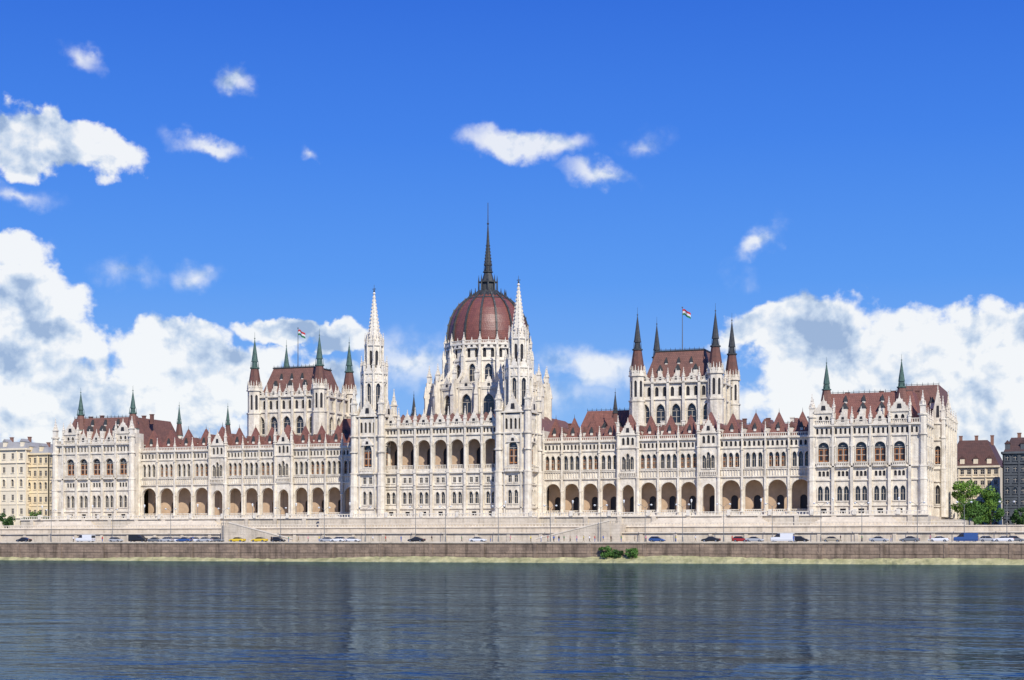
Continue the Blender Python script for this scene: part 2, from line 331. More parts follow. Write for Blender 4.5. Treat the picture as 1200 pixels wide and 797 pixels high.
def pavilion(sg):
    side = 'left' if sg < 0 else 'right'
    b = MB(sg)
    X0, X1, Y0 = WX0, 130.6, -4.0
    XR = 133.6 if sg > 0 else 131.6; xm = (X1+XR)/2
    wx = [105.6, 110.5, 115.1, 119.8, 124.6]
    def facade(x0, x1, cxs, y):
        b.row(x0, x1, G, 14.4, [(c, 1.5, 12.4, 13.6, 'f') for c in cxs], y, .4, 0, 1)
        b.rowwin(x0, x1, 14.4, 20.8, [q for c in cxs for q in ((c-.85, 1.25, 15.6, 18.4, 'p'), (c+.85, 1.25, 15.6, 18.4, 'p'))], y, .5, 'paired_window', 'g')
        b.row(x0, x1, 20.8, 24.3, [q for c in cxs for q in ((c-1, .7, 21.8, 22.8, 'r'), (c, .7, 21.8, 22.8, 'r'), (c+1, .7, 21.8, 22.8, 'r'))], y, .3, 0, 1)
        b.rowwin(x0, x1, 24.3, 32.0, [(c, 2.8, 25.3, 29.1, 'r') for c in cxs], y, .7, 'arched_window', 'w')
        n = int((x1-x0)/1.15)
        b.row(x0, x1, 32.0, 34.9, [(x0+(x1-x0)*(j+.5)/n, .6, 32.6, 33.7, 'p') for j in range(n)], y, .35, 0, 1)
        for z, p in ((14.25, .35), (20.7, .35), (24.1, .5), (31.9, .35), (34.6, .65)): b.box(x0, x1, y-p, y+.1, z, z+.36)
        for c in cxs:
            b.balus(c-1.6, c+1.6, y-.7, 24.45, 1.0, .45); b.box(c-1.7, c+1.7, y-.9, y, 24.2, 24.44)
            for sd in (-1, 1): b.frus(c+sd*1.95, y-.12, .2, .2, 25, 31.8, 6); b.frus(c+sd*1.95, y-.2, .34, .04, 29.4, 31.6, 4)
        b.balus(x0, x1, y-.2, 35.0, 1.2, .55)
    b.fr(); facade(X0, X1, wx, Y0)
    for x in (108.05, 112.8, 117.45, 122.2, 127.2):
        b.box(x-.36, x+.36, Y0-.7, Y0+.1, G, 24.0); b.box(x-.26, x+.26, Y0-.5, Y0+.1, 24.0, 35.1)
        b.pin(x, Y0-.3, 35.1, 4.4, .7, True)
    for c in wx[1:4]: b.gable(c, 3.6, 35.2, 3.4, Y0-.3, Y0+.2)
    for c in (wx[0], wx[4]):
        b.row(c-2.6, c+2.6, 34.9, 38.2, [(c-.8, .9, 35.6, 36.6, 'p'), (c+.8, .9, 35.6, 36.6, 'p')], Y0-.1, .4, 0, 1)
        for sd in (-1, 1): b.face([(c+sd*2.6, Y0-.1, 34.9), (c+sd*2.6, 3, 34.9), (c+sd*2.6, 3, 38.2), (c+sd*2.6, Y0-.1, 38.2)])
        b.gable(c, 5.3, 38.2, 3.4, Y0-.3, Y0+.25); b.box(c-2.7, c+2.7, Y0-.4, Y0+.1, 37.9, 38.25)
        for sd in (-1, 1): b.pin(c+sd*2.6, Y0, 38.2, 3.6, .6, True)
    b.fr(X1, 0, pi/2); facade(Y0, 14, [0, 5, 10], 0)
    for x in (-2.6, 2.5, 7.5, 12.6): b.box(x-.3, x+.3, -.6, .1, G, 35.1); b.pin(x, -.3, 35.1, 4.2, .65, True)
    b.fr(X0, 0, -pi/2); b.row(-2, -Y0, G, 34.9)
    b.fr(); b.box(X0+.05, X1-.05, 0, 50, 34.5, 34.8)
    b.face([(X1, 44, G), (X1, 50, G), (X1, 50, 34.9), (X1, 44, 34.9)])
    b.face([(X0, 20, G), (X0, 50, G), (X0, 50, 34.9), (X0, 20, 34.9)]); b.face([(X0, 50, G), (X1, 50, G), (X1, 50, 34.9), (X0, 50, 34.9)])
    b.fr(0, 14, 0)
    if sg > 0: b.rowwin(X1, XR, G, 24, [(xm, 1.2, 15, 19, 'p')], 0, .5, 'lancet_window'); b.rowwin(X1, XR, 24, 36, [(xm, 1.4, 25.3, 29.4, 'r')], 0, .6, 'arched_window', 'w')
    else: b.row(X1, XR, G, 36)
    for z in (14.2, 20.7, 24, 31.5, 35.8): b.box(X1, XR+.1, -.35, .1, z, z+.35)
    if sg > 0: b.gable(xm, 3.6, 36.1, 9.0, 0, .6); b.pin(XR-.2, 14.3, 38, 8, .9, True)
    b.fr(XR, 14, pi/2)
    b.rowwin(0, 30, G, 24, [(3+6*i, 1.8, 15, 19, 'p') for i in range(5)], 0, .5, 'lancet_window'); b.rowwin(0, 30, 24, 36, [(3+6*i, 2.4, 25.3, 29.2, 'r') for i in range(5)], 0, .6, 'arched_window', 'w')
    for i in range(1, 6): b.box(6*i-.4, 6*i+.4, -.6, .1, G, 36.2); b.pin(6*i, -.3, 36.2, 5, .8, True)
    for i in range(5): b.gable(3+6*i, 4.4, 36.1, 3.6, -.2, .2)
    b.box(0, 30, -.4, .1, 35.8, 36.15)
    b.fr(); b.face([(X1, 44, G), (XR, 44, G), (XR, 44, 36), (X1, 44, 36)])
    b.box(X1+.2, XR-.2, 14.7, 43.8, 35.4, 35.9)
    for (x, y, k_) in ((X0+.4, Y0+.2, 1), (X1-.3, Y0+.2, 1), (XR-.2, 14.2, .7)):
        b.frus(x, y, 1.15*k_, 1.15*k_, G, 24, 8); b.frus(x, y, .95*k_, .95*k_, 24, 37.2, 8)
        for z in (14.2, 20.7, 24, 32, 36.9): b.frus(x, y, 1.28*k_, 1.28*k_, z, z+.4, 8)
        b.pin(x, y, 37.2, 6.0, 1.2*k_, True)
    w = b.build('end_pavilion_wall', [STONE, DARK, TAN], root, INV); tagset(w, side+' end pavilion of the palace')
    r = MB(sg); yb = 49 if sg > 0 else 26
    r.rfrus(X0+1, X1-1, Y0+2, yb, 34.9, X0+3.5, X1-3.5, Y0+5.5, yb-4, 43.4); crest(r, X0+3.5, X1-3.5, Y0+5.5, 43.4, 1)
    for c in wx[1:4]: dormer(r, c, Y0+2.6, 36.5, 1.4, 2.8)
    for c in wx: dormer(r, c, Y0+4.4, 40.4, .8, .9)
    r.build('mansard_roof', [ROOF if sg > 0 else ROOFD, METAL, STONE2], w)
    if sg > 0:
        r = MB(sg); r.rfrus(120.5, XR-.3, 15, 43.5, 35.9, 122.2, XR-1.6, 18, 40, 46.4); crest(r, 122.2, XR-1.6, 18, 46.4, 1)
        for c in (123.5, 127, 130.5): dormer(r, c, 16, 40, 1.2, 1.6)
        r.build('end_roof', [ROOFD, METAL, STONE2], w)
    for x in (103.5, 109, 113, 118, 121, 127):
        ch = MB(sg); chimney(ch, x, 6+R.random()*12, 42.6, 1.8); ch.build('chimney', ROOFD, w)
    for c in (105.5, 124.5):
        s_ = MB(sg); s_.frus(c, 1.0, 1.9, 1.9, 35, 39.6, 8, 2); spire(s_, c, 1.0, 1.75, 39.5, 52.9)
        s_.build('turret_spire', [ROOFD, PATINA, STONE2], w)
pavilion(1); pavilion(-1)
def chamber(sg):
    side = 'left' if sg < 0 else 'right'
    b = MB(sg); x0, x1, y0, y1 = 50.0, 72.3, 17.0, 37.0
    def fac(a, e, n):
        w = (e-a)/n
        b.rowwin(a, e, 32, 44.8, [(a+w*(i+.5), 2.6, 38.2, 41.6, 'p') for i in range(n)], 0, .7, 'great_window')
        m = n*2
        b.row(a, e, 44.8, 49.6, [(a+(e-a)*(i+.5)/m, 1.05, 45.7, 47.6, 'p') for i in range(m)], 0, .4, 0, 1)
        for z, p in ((37.4, .35), (44.7, .35), (49.3, .7)): b.box(a, e, -p, .1, z, z+.36)
        b.balus(a, e, -.2, 49.7, 1.1, .55)
        for i in range(n): b.gable(a+w*(i+.5), w*.66, 49.8, 2.6, -.3, .15)
        for i in range(1, n): b.box(a+w*i-.36, a+w*i+.36, -.7, .1, 32, 49.5); b.pin(a+w*i, -.4, 49.6, 4.0, .65, True)
    b.fr(0, y0, 0); fac(x0, x1, 5)
    b.fr(x1, 0, pi/2); fac(y0, y1, 4)
    b.fr(x0, 0, -pi/2); fac(-y1, -y0, 4)
    b.fr(); b.face([(x0, y1, 32), (x1, y1, 32), (x1, y1, 49.6), (x0, y1, 49.6)]); b.box(x0+.1, x1-.1, y0+.1, y1-.1, 49, 49.4)
    for (x, y) in ((x0, y0), (x1, y0), (x0, y1), (x1, y1)):
        poly(b, x, y, 2.15, 8, 30, 44.5); poly(b, x, y, 2.0, 8, 44.5, 51.8, [(0, .8, 45.6, 49.6, 'p')], .3, 1)
        for z in (37.3, 44.3, 51.4): b.frus(x, y, 2.55, 2.55, z, z+.4, 8)
        for k in range(8):
            b.fr()
            a = k*pi/4+pi/8; b.pin(x+2.15*cos(a), y+2.15*sin(a), 51.6, 2.6, .38)
            b.fr(x+2.1*sin(k*pi/4), y-2.1*cos(k*pi/4), k*pi/4); b.gable(0, 1.5, 51.7, 1.9, -.1, .1)
        b.fr()
    w = b.build('chamber_wall', [STONE, DARK, TAN], root, INV); tagset(w, side+' chamber block with four turrets')
    r = MB(sg); r.rfrus(x0+1.2, x1-1.2, y0+1.2, y1-1.2, 49.4, x0+4.2, x1-4.2, y0+4.2, y1-4.2, 58.6); r.box(x0+4.0, x1-4.0, y0+4.0, y1-4.0, 58.6, 58.95, 1)
    for yy in (y0+4.3, y1-4.3): crest(r, x0+4.3, x1-4.3, yy, 58.9, 1)
    for c in (56, 61.1, 66.2): dormer(r, c, y0+1.8, 51, 1.2, 2.2)
    for c in (57.5, 61.1, 64.7): dormer(r, c, y0+3, 54.6, .7, .8)
    r.build('chamber_roof', [ROOFD, METAL, STONE2], w)
    for (x, y) in ((x0, y0), (x1, y0), (x0, y1), (x1, y1)):
        s_ = MB(sg); spire(s_, x, y, 2.05, 52.0, 70.9 if sg > 0 else 69.7)
        s_.build('turret_spire', [ROOFM, PATINA if sg < 0 else METAL], w)
    q = MB(sg); q.box(44, 79, 17.6, 46, 20, 32.6); q.build('rear_wall', STONE, root, INV)
    q = MB(sg); q.rfrus(30, 48, 19, 44, 33, 33, 45.5, 24, 40, 42.8); crest(q, 33, 45.5, 24, 42.8, 1)
    for c in (35, 39.2, 43.5): dormer(q, c, 20.6, 36, 1.3, 1.8)
    q.build('rear_roof', [ROOF, METAL, STONE2], root, INV)
    q = MB(sg)
    for a in (77, 85, 93): q.rfrus(a-3.4, a+3.4, 20, 34, 33, a-.6, a+.6, 24, 30, 39.2); dormer(q, a, 21, 34.4, 1.2, 1.5)
    q.build('rear_roof', [ROOFD, METAL, STONE2], root, INV)
ROOFM = mat('spire_tiles', (.17, .075, .055), .7, col2=(.1, .055, .045), var=.3, vscale=.9)
chamber(1); chamber(-1)
CX = 1.1
def central():
    b = MB(1, CX); y = -9.0; n = 7; w = 5.0; x0, x1 = -17.5, 17.5
    cs = [x0+w*(i+.5) for i in range(n)]
    b.row(x0, x1, G, 14.4, [(c, 1.4, 12.4, 13.5, 'f') for c in cs], y, .4, 0, 1)
    b.rowwin(x0, x1, 14.4, 20.6, [q for c in cs for q in ((c-.85, 1.15, 15.7, 18.1, 'p'), (c+.85, 1.15, 15.7, 18.1, 'p'))], y, .5, 'paired_window')
    b.rowwin(x0, x1, 20.6, 24.2, [q for c in cs for q in ((c-.8, .9, 21.5, 22.9, 'f'), (c+.8, .9, 21.5, 22.9, 'f'))], y, .4, 'mezzanine_window')
    for c in cs:
        b.row(c-w/2, c+w/2, 24.2, 34.6, [(c, 3.9, 25.2, 31.4, 'r')], y, 1.0)
        ar = arch(3.9, 'r', 7)
        for p, q in zip(ar[:-1], ar[1:]):
            s_ = 1.15
            b.face([(c+p[0], y-.16, 31.4+p[1]), (c+q[0], y-.16, 31.4+q[1]), (c+q[0]*s_, y-.16, 31.4+q[1]*s_), (c+p[0]*s_, y-.16, 31.4+p[1]*s_)])
        b.balus(c-1.9, c+1.9, y+.3, 25.2, 1.2, .45)
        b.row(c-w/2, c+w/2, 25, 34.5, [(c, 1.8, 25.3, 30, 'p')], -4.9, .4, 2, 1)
        b.row(c-w/2, c+w/2, 34.6, 37.0, [(c-w/2+w*(j+.5)/5, .55, 35.1, 36.0, 'p') for j in range(5)], y, .35, 0, 1)
        b.gable(c, 4.2, 37.0, 3.9, y-.25, y+.3)
        b.box(c-2.0, c+2.0, y-.3, y+.05, 19.75, 20.0)
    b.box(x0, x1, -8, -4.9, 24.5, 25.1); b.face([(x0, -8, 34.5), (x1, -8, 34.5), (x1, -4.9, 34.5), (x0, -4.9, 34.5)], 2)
    for z, p in ((G, .5), (14.2, .4), (20.5, .35), (24.0, .6), (34.45, .4), (36.7, .7)): b.box(x0, x1, y-p, y+.1, z, z+.36)
    b.balus(x0, x1, y-.25, 37.1, 1.1, .55)
    for i in range(n+1):
        x = x0+w*i
        b.box(x-.34, x+.34, y-.7, y+.1, G, 24); b.frus(x, y-.5, .36, .36, 25.3, 31.4, 8); b.frus(x, y-.5, .36, .6, 31.4, 32, 8); b.box(x-.45, x+.45, y-.8, y, 24.2, 25.3); b.box(x-.3, x+.3, y-.5, y+.1, 32, 37)
        b.frus(x, y-.7, .34, .06, 20.8, 23.4, 4)
        b.pin(x, y-.3, 37.1, 5.4, .75, True)
    b.box(-26.2, 26.2, -3, 50, 33, 35.9); b.box(-26.2, -26, -3, 50, G, 33); b.box(26, 26.2, -3, 50, G, 33); b.box(-26, 26, 49.8, 50, G, 33)
    w_ = b.build('central_wall', [STONE, DARK, TAN], root, INV)
    r = MB(1, CX); r.rfrus(-17.3, 17.3, -8.2, 8, 36.2, -13, 13, -3, 5, 40.6); crest(r, -13, 13, -3, 40.6, 1)
    r.rfrus(-25, 25, 4, 48, 36, -19, 19, 10, 42, 41.5); r.build('central_roof', [ROOFD, METAL], w_)
    for i in (-12.5, -7.5, 7.5, 12.5, -2.5, 2.5):
        r = MB(1, CX); r.rfrus(i-1.9, i+1.9, -8.4, -4, 37.0, i-.1, i+.1, -6.5, -6, 40.8); r.build('pyramid_roof', [ROOFD, METAL], w_)
def tower(cx):
    b = MB(1, CX); cy = -7.0; h = 4.2
    for k in range(4):
        a = k*pi/2; b.fr(cx+h*sin(a), cy-h*cos(a), a)
        b.row(-h, h, G, 14.4)
        b.rowwin(-h, h, 14.4, 20.6, [(-.9, 1.1, 15.5, 18.4, 'p'), (.9, 1.1, 15.5, 18.4, 'p')], 0, .5, 'tower_window')
        b.rowwin(-h, h, 20.6, 24.2, [(-.9, 1.0, 21.3, 23.1, 'f'), (.9, 1, 21.3, 23.1, 'f')], 0, .4, 'tower_window')
        b.rowwin(-h, h, 24.2, 34.6, [(0, 2.6, 26, 30.6, 'p')], 0, .7, 'tower_window', 'w')
        b.row(-h, h, 34.6, 40.2, [(-1.95+1.3*j, .75, 35.6, 38.0, 'p') for j in range(4)], 0, .4, 0, 1)
        for z, p in ((G, .4), (14.2, .4), (20.5, .35), (24.0, .6), (34.4, .45), (40, .6)): b.box(-h, h, -p, .1, z, z+.36)
        b.balus(-2, 2, -.8, 24.5, 1.1, .5); b.box(-2.1, 2.1, -1, 0, 24.1, 24.5)
        for sd in (-1, 1): b.box(sd*2.4-.2, sd*2.4+.2, -.4, .1, G, 40)
        b.gable(0, 4.0, 32, 2.4, -.4, .02); b.gable(0, 5.4, 40.3, 4.4, -.3, .2)
    b.fr()
    b.box(cx-h, cx+h, cy-h, cy+h, 39.7, 40.1)
    for sx in (-1, 1):
        for sy in (-1, 1):
            x, y = cx+sx*h, cy+sy*h
            b.frus(x, y, 1.25, 1.2, G, 24, 8); b.frus(x, y, .95, .92, 24, 41, 8)
            for z in (14.2, 20.5, 24, 30, 34.4, 40.6): b.frus(x, y, 1.32, 1.32, z, z+.4, 8)
            for k in range(4): b.frus(x+.85*cos(k*pi/2), y+.85*sin(k*pi/2), .2, .03, 41, 43.0, 4)
            b.pin(x, y, 41, 7.6, 1.25, True)
    w = b.build('tower_shaft', [STONE, DARK, TAN], root, INV)
    tagset(w, ('left' if cx < 0 else 'right')+' river tower shaft')
    s = MB(1, CX)
    poly(s, cx, cy, 3.3, 8, 40, 52.5, [(0, 1.25, 42, 48.6, 'p')], .5, None, 'belfry_window')
    for k in range(8):
        s.fr()
        a = k*pi/4+pi/8; rr = 3.3/cos(pi/8)
        s.frus(cx+rr*cos(a), cy+rr*sin(a), .36, .36, 40, 53, 6); s.pin(cx+rr*cos(a), cy+rr*sin(a), 53, 4.6, .6, True)
        s.fr(cx+3.35*sin(k*pi/4), cy-3.35*cos(k*pi/4), k*pi/4); s.gable(0, 2.15, 52.5, 2.6, -.15, .15); s.gable(0, 2.0, 49.9, 1.7, -.25, .02)
    s.fr()
    for z in (41.2, 52.2): s.frus(cx, cy, 3.9, 3.9, z, z+.4, 8)
    poly(s, cx, cy, 2.2, 8, 52.5, 60.5, [(0, .9, 54, 58.2, 'p')], .35, 1)
    for k in range(8):
        s.fr()
        a = k*pi/4+pi/8; rr = 2.35/cos(pi/8)
        s.frus(cx+rr*cos(a), cy+rr*sin(a), .24, .24, 52.5, 60.6, 6); s.pin(cx+rr*cos(a), cy+rr*sin(a), 60.6, 3.4, .42)
        s.fr(cx+2.25*sin(k*pi/4), cy-2.25*cos(k*pi/4), k*pi/4); s.gable(0, 1.5, 60.3, 2.3, -.12, .12)
    s.fr(); s.frus(cx, cy, 2.75, 2.75, 60.2, 60.55, 8)
    s.build('belfry', [STONE2, DARK], w)
    p = MB(1, CX); p.frus(cx, cy, 2.0, .16, 60.5, 75.0, 8)
    for k in range(8):
        a = k*pi/4+pi/8
        for j in range(14):
            t = j/14; r_ = 2.0*(1-t)+.16*t+.04; z = 60.8+14.2*t
            p.frus(cx+r_*cos(a), cy+r_*sin(a), .2*(1-t*.5), .04, z-.15, z+.5, 4)
    p.frus(cx, cy, .5, .5, 70, 70.25, 8); p.frus(cx, cy, .1, .45, 74.6, 75.1, 8); p.frus(cx, cy, .45, .1, 75.1, 75.6, 8)
    p.build('stone_spire', [STONE2], w)
    f = MB(1, CX); f.frus(cx, cy, .12, .04, 75, 77.6, 6); f.box(cx-.5, cx+.5, cy-.05, cy+.05, 76.3, 76.5); f.frus(cx, cy, .25, .25, 75.6, 76, 8); f.build('finial', METAL, w)
def dome():
    cx, cy = 1.4, 23.0
    b = MB(1, CX); N = 16
    ap = 16.6
    poly(b, cx, cy, ap, N, 34, 49.2, [(0, 3.0, 38.5, 45.0, 'p')], .8, None, 'drum_window')
    fw = 2*ap*math.tan(pi/N)
    for k in range(N):
        a = 2*pi*k/N; b.fr(cx+ap*sin(a), cy-ap*cos(a), a)
        b.box(-fw/2, fw/2, -.4, .1, 49, 49.4); b.balus(-fw/2, fw/2, -.2, 49.4, 1.1, .55); b.gable(0, 4.2, 48.6, 4.0, -.3, .2); b.box(-fw/2, fw/2, -.3, .1, 37.4, 37.8)
        for sd in (-1, 1): b.box(sd*2.2-.16, sd*2.2+.16, -.35, .1, 38, 49)
        a2 = a+pi/N; rr = ap/cos(pi/N); b.fr(cx+rr*sin(a2), cy-rr*cos(a2), a2)
        b.box(-.55, .55, -2.0, .4, 34, 47); b.box(-.42, .42, -1.5, .4, 47, 51.4); b.frus(0, -1.7, .8, .1, 47, 50.4, 4); b.pin(0, -.6, 51.4, 5.2, 1.0, True)
        for j in range(5):
            t = j/5; t2 = (j+1)/5; q = lambda u: 50.2+4.3*u*u+1.2*u; q2 = lambda u: 47.6+6.0*sqrt(u)
            y0, y1 = .3+4.0*t, .3+4.0*t2
            b.face([(-.25, y0, q2(t)), (-.25, y1, q2(t2)), (-.25, y1, q(t2)+1), (-.25, y0, q(t)+1)]); b.face([(.25, y0, q2(t)), (.25, y1, q2(t2)), (.25, y1, q(t2)+1), (.25, y0, q(t)+1)])
            b.face([(-.25, y0, q(t)+1), (.25, y0, q(t)+1), (.25, y1, q(t2)+1), (-.25, y1, q(t2)+1)])
    b.fr(); b.frus(cx, cy, ap/cos(pi/N)-.1, 12.6, 49, 51.0, N, 0, rot=pi/2+pi/N)
    b.build('lower_drum', [STONE, DARK, TAN], root, INV)
    u = MB(1, CX); ap2 = 12.2; fw = 2*ap2*math.tan(pi/N)
    poly(u, cx, cy, ap2, N, 50, 57.4, [(0, 2.1, 51.3, 54.8, 'p')], .6, None, 'drum_window')
    poly(u, cx, cy, ap2-.2, N, 57.4, 62.0, [(-1.15, .95, 58.2, 60.2, 'p'), (1.15, .95, 58.2, 60.2, 'p')], .4, 1)
    for k in range(N):
        a = 2*pi*k/N; u.fr(cx+ap2*sin(a), cy-ap2*cos(a), a)
        u.box(-fw/2, fw/2, -.35, .1, 57.2, 57.6); u.box(-fw/2, fw/2, -.6, .3, 61.8, 62.2); u.balus(-fw/2, fw/2, -.4, 62.2, .9, .5); u.gable(0, 3.4, 60.8, 2.2, -.5, -.2)
        a2 = a+pi/N; rr = ap2/cos(pi/N); u.fr(cx+rr*sin(a2), cy-rr*cos(a2), a2)
        u.box(-.45, .45, -1.2, .3, 50, 58.4); u.frus(0, -.9, .6, .08, 58.4, 61, 4); u.box(-.32, .32, -.55, .3, 58.4, 61.9); u.pin(0, -.3, 61.9, 3.6, .7, True)
    u.fr(); u.build('upper_drum', [STONE2, DARK], root, INV)
    d = MB(1, CX); NS = 32
    prof = [(11.7, 61.6), (12.0, 63.8), (11.95, 66.0), (11.6, 68.4), (10.9, 70.7), (9.8, 72.9), (8.3, 74.8), (6.4, 76.4), (4.6, 77.6), (3.2, 78.4), (2.7, 78.9)]
    for (r0, z0), (r1, z1) in zip(prof[:-1], prof[1:]): d.frus(cx, cy, r0, r1, z0, z1, NS, 0, rot=0, cap=False)
    ds = d.build('dome_shell', [DOMEM, METAL], root, INV)
    for p in ds.data.polygons: p.use_smooth = True
    for k in range(16):
        rb = MB(1, CX); a = 2*pi*k/16+pi/16; rb.fr(cx, cy, a+pi/2)
        ww = .27
        for (r0, z0), (r1, z1) in zip(prof[:-1], prof[1:]):
            rb.face([(-ww, -r0-.4, z0), (ww, -r0-.4, z0), (ww, -r1-.4, z1+.1), (-ww, -r1-.4, z1+.1)])
            for sd in (-1, 1): rb.face([(sd*ww, -r0+.2, z0), (sd*ww, -r0-.4, z0), (sd*ww, -r1-.4, z1+.1), (sd*ww, -r1+.2, z1)])
        for j in range(1, 9):
            r0, z0 = prof[j]; rb.frus(0, -r0-.45, .22, .05, z0-.1, z0+.5, 4)
        rb.build('dome_rib', METAL, ds)
    cr = MB(1, CX); cr.frus(cx, cy, 6.8, 6.1, 76.2, 76.6, 32, rot=0); cr.frus(cx, cy, 5.0, 3.1, 77.4, 78.7, 32, rot=0)
    for k in range(16): a = 2*pi*k/16; cr.frus(cx+5.3*cos(a), cy+5.3*sin(a), .42, .04, 76.6, 79.3, 4)
    cr.build('dome_collar', METAL, ds)
    l = MB(1, CX)
    l.frus(cx, cy, 3.4, 3.4, 78.1, 78.7, 16, 0); l.frus(cx, cy, 2.2, 2.0, 78.7, 81.6, 8, 0)
    for k in range(8):
        a = k*pi/4+pi/8; l.frus(cx+2.7*cos(a), cy+2.7*sin(a), .26, .22, 78.7, 81.4, 6, 0); l.frus(cx+2.7*cos(a), cy+2.7*sin(a), .28, .03, 81.4, 83.6, 4, 0)
        l.frus(cx+2.9*cos(a+pi/8), cy+2.9*sin(a+pi/8), .25, .03, 78.7, 80.4, 4, 0)
    l.frus(cx, cy, 2.7, 2.7, 81.4, 81.7, 8, 0); l.frus(cx, cy, 1.9, 1.1, 81.7, 84.4, 8, 0); l.frus(cx, cy, 1.5, 1.5, 84.4, 84.7, 8, 0)
    l.frus(cx, cy, 1.0, .9, 84.7, 86.4, 8, 0)
    for k in range(8):
        a = k*pi/4; l.frus(cx+1.2*cos(a), cy+1.2*sin(a), .15, .03, 84.7, 87.4, 4, 0)
    lo = l.build('lantern', METAL, root, INV)
    s = MB(1, CX); s.frus(cx, cy, 1.1, .5, 86.4, 92.2, 8); s.frus(cx, cy, .5, .14, 92.5, 98.6, 8); s.frus(cx, cy, .65, .65, 92.2, 92.5, 8); s.frus(cx, cy, .1, .36, 98.4, 98.8, 8); s.frus(cx, cy, .36, .12, 98.8, 99.2, 8)
    s.frus(cx, cy, .14, .09, 99.1, 105, 5)
    for k in range(8):
        a = k*pi/4+pi/8
        for j in range(6):
            t = j/6; r_ = 1.1*(1-t)+.5*t+.03; z = 86.6+5.6*t; s.frus(cx+r_*cos(a), cy+r_*sin(a), .13, .03, z, z+.4, 4)
    s.build('dome_spire', METAL, lo)
DOMEM = mat('dome_tiles', (.245, .085, .057), .42, col2=(.17, .063, .046), var=.3, vscale=.6, bump=.08, bscale=3, brick=(.7, .6, .06, .85, .65), spec=.5)
central(); tower(-21.2); tower(22.3); dome()
for (px, py, Y, dark) in ((210, 471, 30, 0), (267, 472, 30, 0), (721, 455, 16, 1), (485, 458, 12, 1), (497, 478, 12, 1)):
    X = XatPx(px, Y); z1 = ZatPy(py, X, Y)
    s_ = MB(); s_.frus(X, Y, 1.3, 1.3, 33, z1-11, 8, 2); spire(s_, X, Y, 1.2, z1-11.1, z1)
    s_.build('turret_spire', [ROOFM, METAL if dark else PATINA, STONE2], root, INV)
def pin_into(b, x, y, z, h, s):
    q = s/2
    b.box(x-q, x+q, y-q, y+q, z, z+h*.36); b.box(x-q*1.3, x+q*1.3, y-q*1.3, y+q*1.3, z+h*.34, z+h*.39)
    for k in range(4):
        a = k*pi/2; b.frus(x+q*1.1*cos(a), y+q*1.1*sin(a), q*.4, .02, z+h*.38, z+h*.56, 4)
    b.frus(x, y, q*1.15, .04, z+h*.39, z+h*.95, 4)
    for t in (.25, .5, .75):
        r = q*1.15*(1-t); zz = z+h*(.39+.56*t)
        b.frus(x, y, r+.13, r*.6, zz, zz+.16, 4, rot=0)
    b.frus(x, y, .05, .16, z+h*.9, z+h*.94, 4); b.frus(x, y, .16, .03, z+h*.94, z+h, 4)
PINS.sort(key=lambda p: -(p[1]*p[2]*(1.0 if p[0][1] < 20 else .5)))
pcache = {}
rest = MB()
for i, (loc, h, s, big, par) in enumerate(PINS):
    if i < 95:
        k = (h, s)
        if k not in pcache:
            b = MB(); pin_into(b, 0, 0, 0, h, s); pcache[k] = b.mesh('pinnacle', [STONE2])
        o = bpy.data.objects.new('pinnacle', pcache[k]); COL.objects.link(o); o.parent = par; o.location = loc
        if par.parent and par.parent.parent: o.parent = par.parent
    else: pin_into(rest, *loc, h, s)
o = rest.build('small_pinnacles', STONE2, root, INV); o['kind'] = 'stuff'
# ================================================================== flags
def fm(n, c): return mat(n, c, .8)
for (X, Y, lab) in ((-61.1, 24, 'flagpole with red white and green flag on the left chamber roof'), (61.1, 24, 'flagpole with red white and green flag on the right chamber roof')):
    t = empty('flagpole', (X, Y, 58.9)); tagset(t, lab, 'flag')
    b = MB(); b.frus(0, 0, .14, .07, 0, 12.2, 8); b.frus(0, 0, .2, .2, 12.2, 12.5, 8); kid(b.build('pole', mat('pole_paint', (.12, .12, .12), .5)), t)
    b = MB(); L, n = 2.6, 14
    for k in range(3):
        for i in range(n):
            def F(u, v): return (.1+L*u*.85, .5*sin(u*7+.4)*u, 11.8-1.7*v-1.3*u*u+.16*sin(u*8))
            v0, v1 = k/3, (k+1)/3; b.face([F(i/n, v0), F((i+1)/n, v0), F((i+1)/n, v1), F(i/n, v1)], k)
    kid(b.build('flag', [fm('flag_red', (.45, .03, .035)), fm('flag_white', (.6, .6, .6)), fm('flag_green', (.025, .16, .06))]), t)
# ================================================================== GROUND, TERRACES, QUAY, WATER
def struct(b, name, m): o = b.build(name, m); o['kind'] = 'structure'; return o
b = MB(); b.face([(-5000, -20, 8.6), (5000, -20, 8.6), (5000, 7000, 8.6), (-5000, 7000, 8.6)]); struct(b, 'ground', GROUND)
b = MB(); b.face([(-3000, -44, 5.0), (3000, -44, 5.0), (3000, -24.1, 5.0), (-3000, -24.1, 5.0)]); struct(b, 'pavement', PAVE)
b = MB(); b.face([(-3000, -41, 5.004), (3000, -41, 5.004), (3000, -29, 5.004), (-3000, -29, 5.004)]); struct(b, 'road', ASPH)
b = MB()
for i in range(-60, 60): b.face([(i*7, -35.1, 5.008), (i*7+3, -35.1, 5.008), (i*7+3, -34.95, 5.008), (i*7, -34.95, 5.008)])
struct(b, 'road_marking', PAINTW)
for y0, y1 in ((-29, -28.7), (-41.3, -41)):
    b = MB(); b.box(-3000, 3000, y0, y1, 4.9, 5.13); struct(b, 'kerb', COPE)
b = MB(); b.box(-3000, 3000, -45, -44, -2, 4.75, 0)
for i in range(-40, 41): b.box(i*14-.5, i*14+.5, -45.15, -44.9, -1, 4.7, 0)
b.box(-3000, 3000, -45.12, -44.9, 2.3, 2.5, 0)
t = b.build('quay_wall', QUAY); tagset(t, 'long brown stone quay wall rising from the river', 'wall')
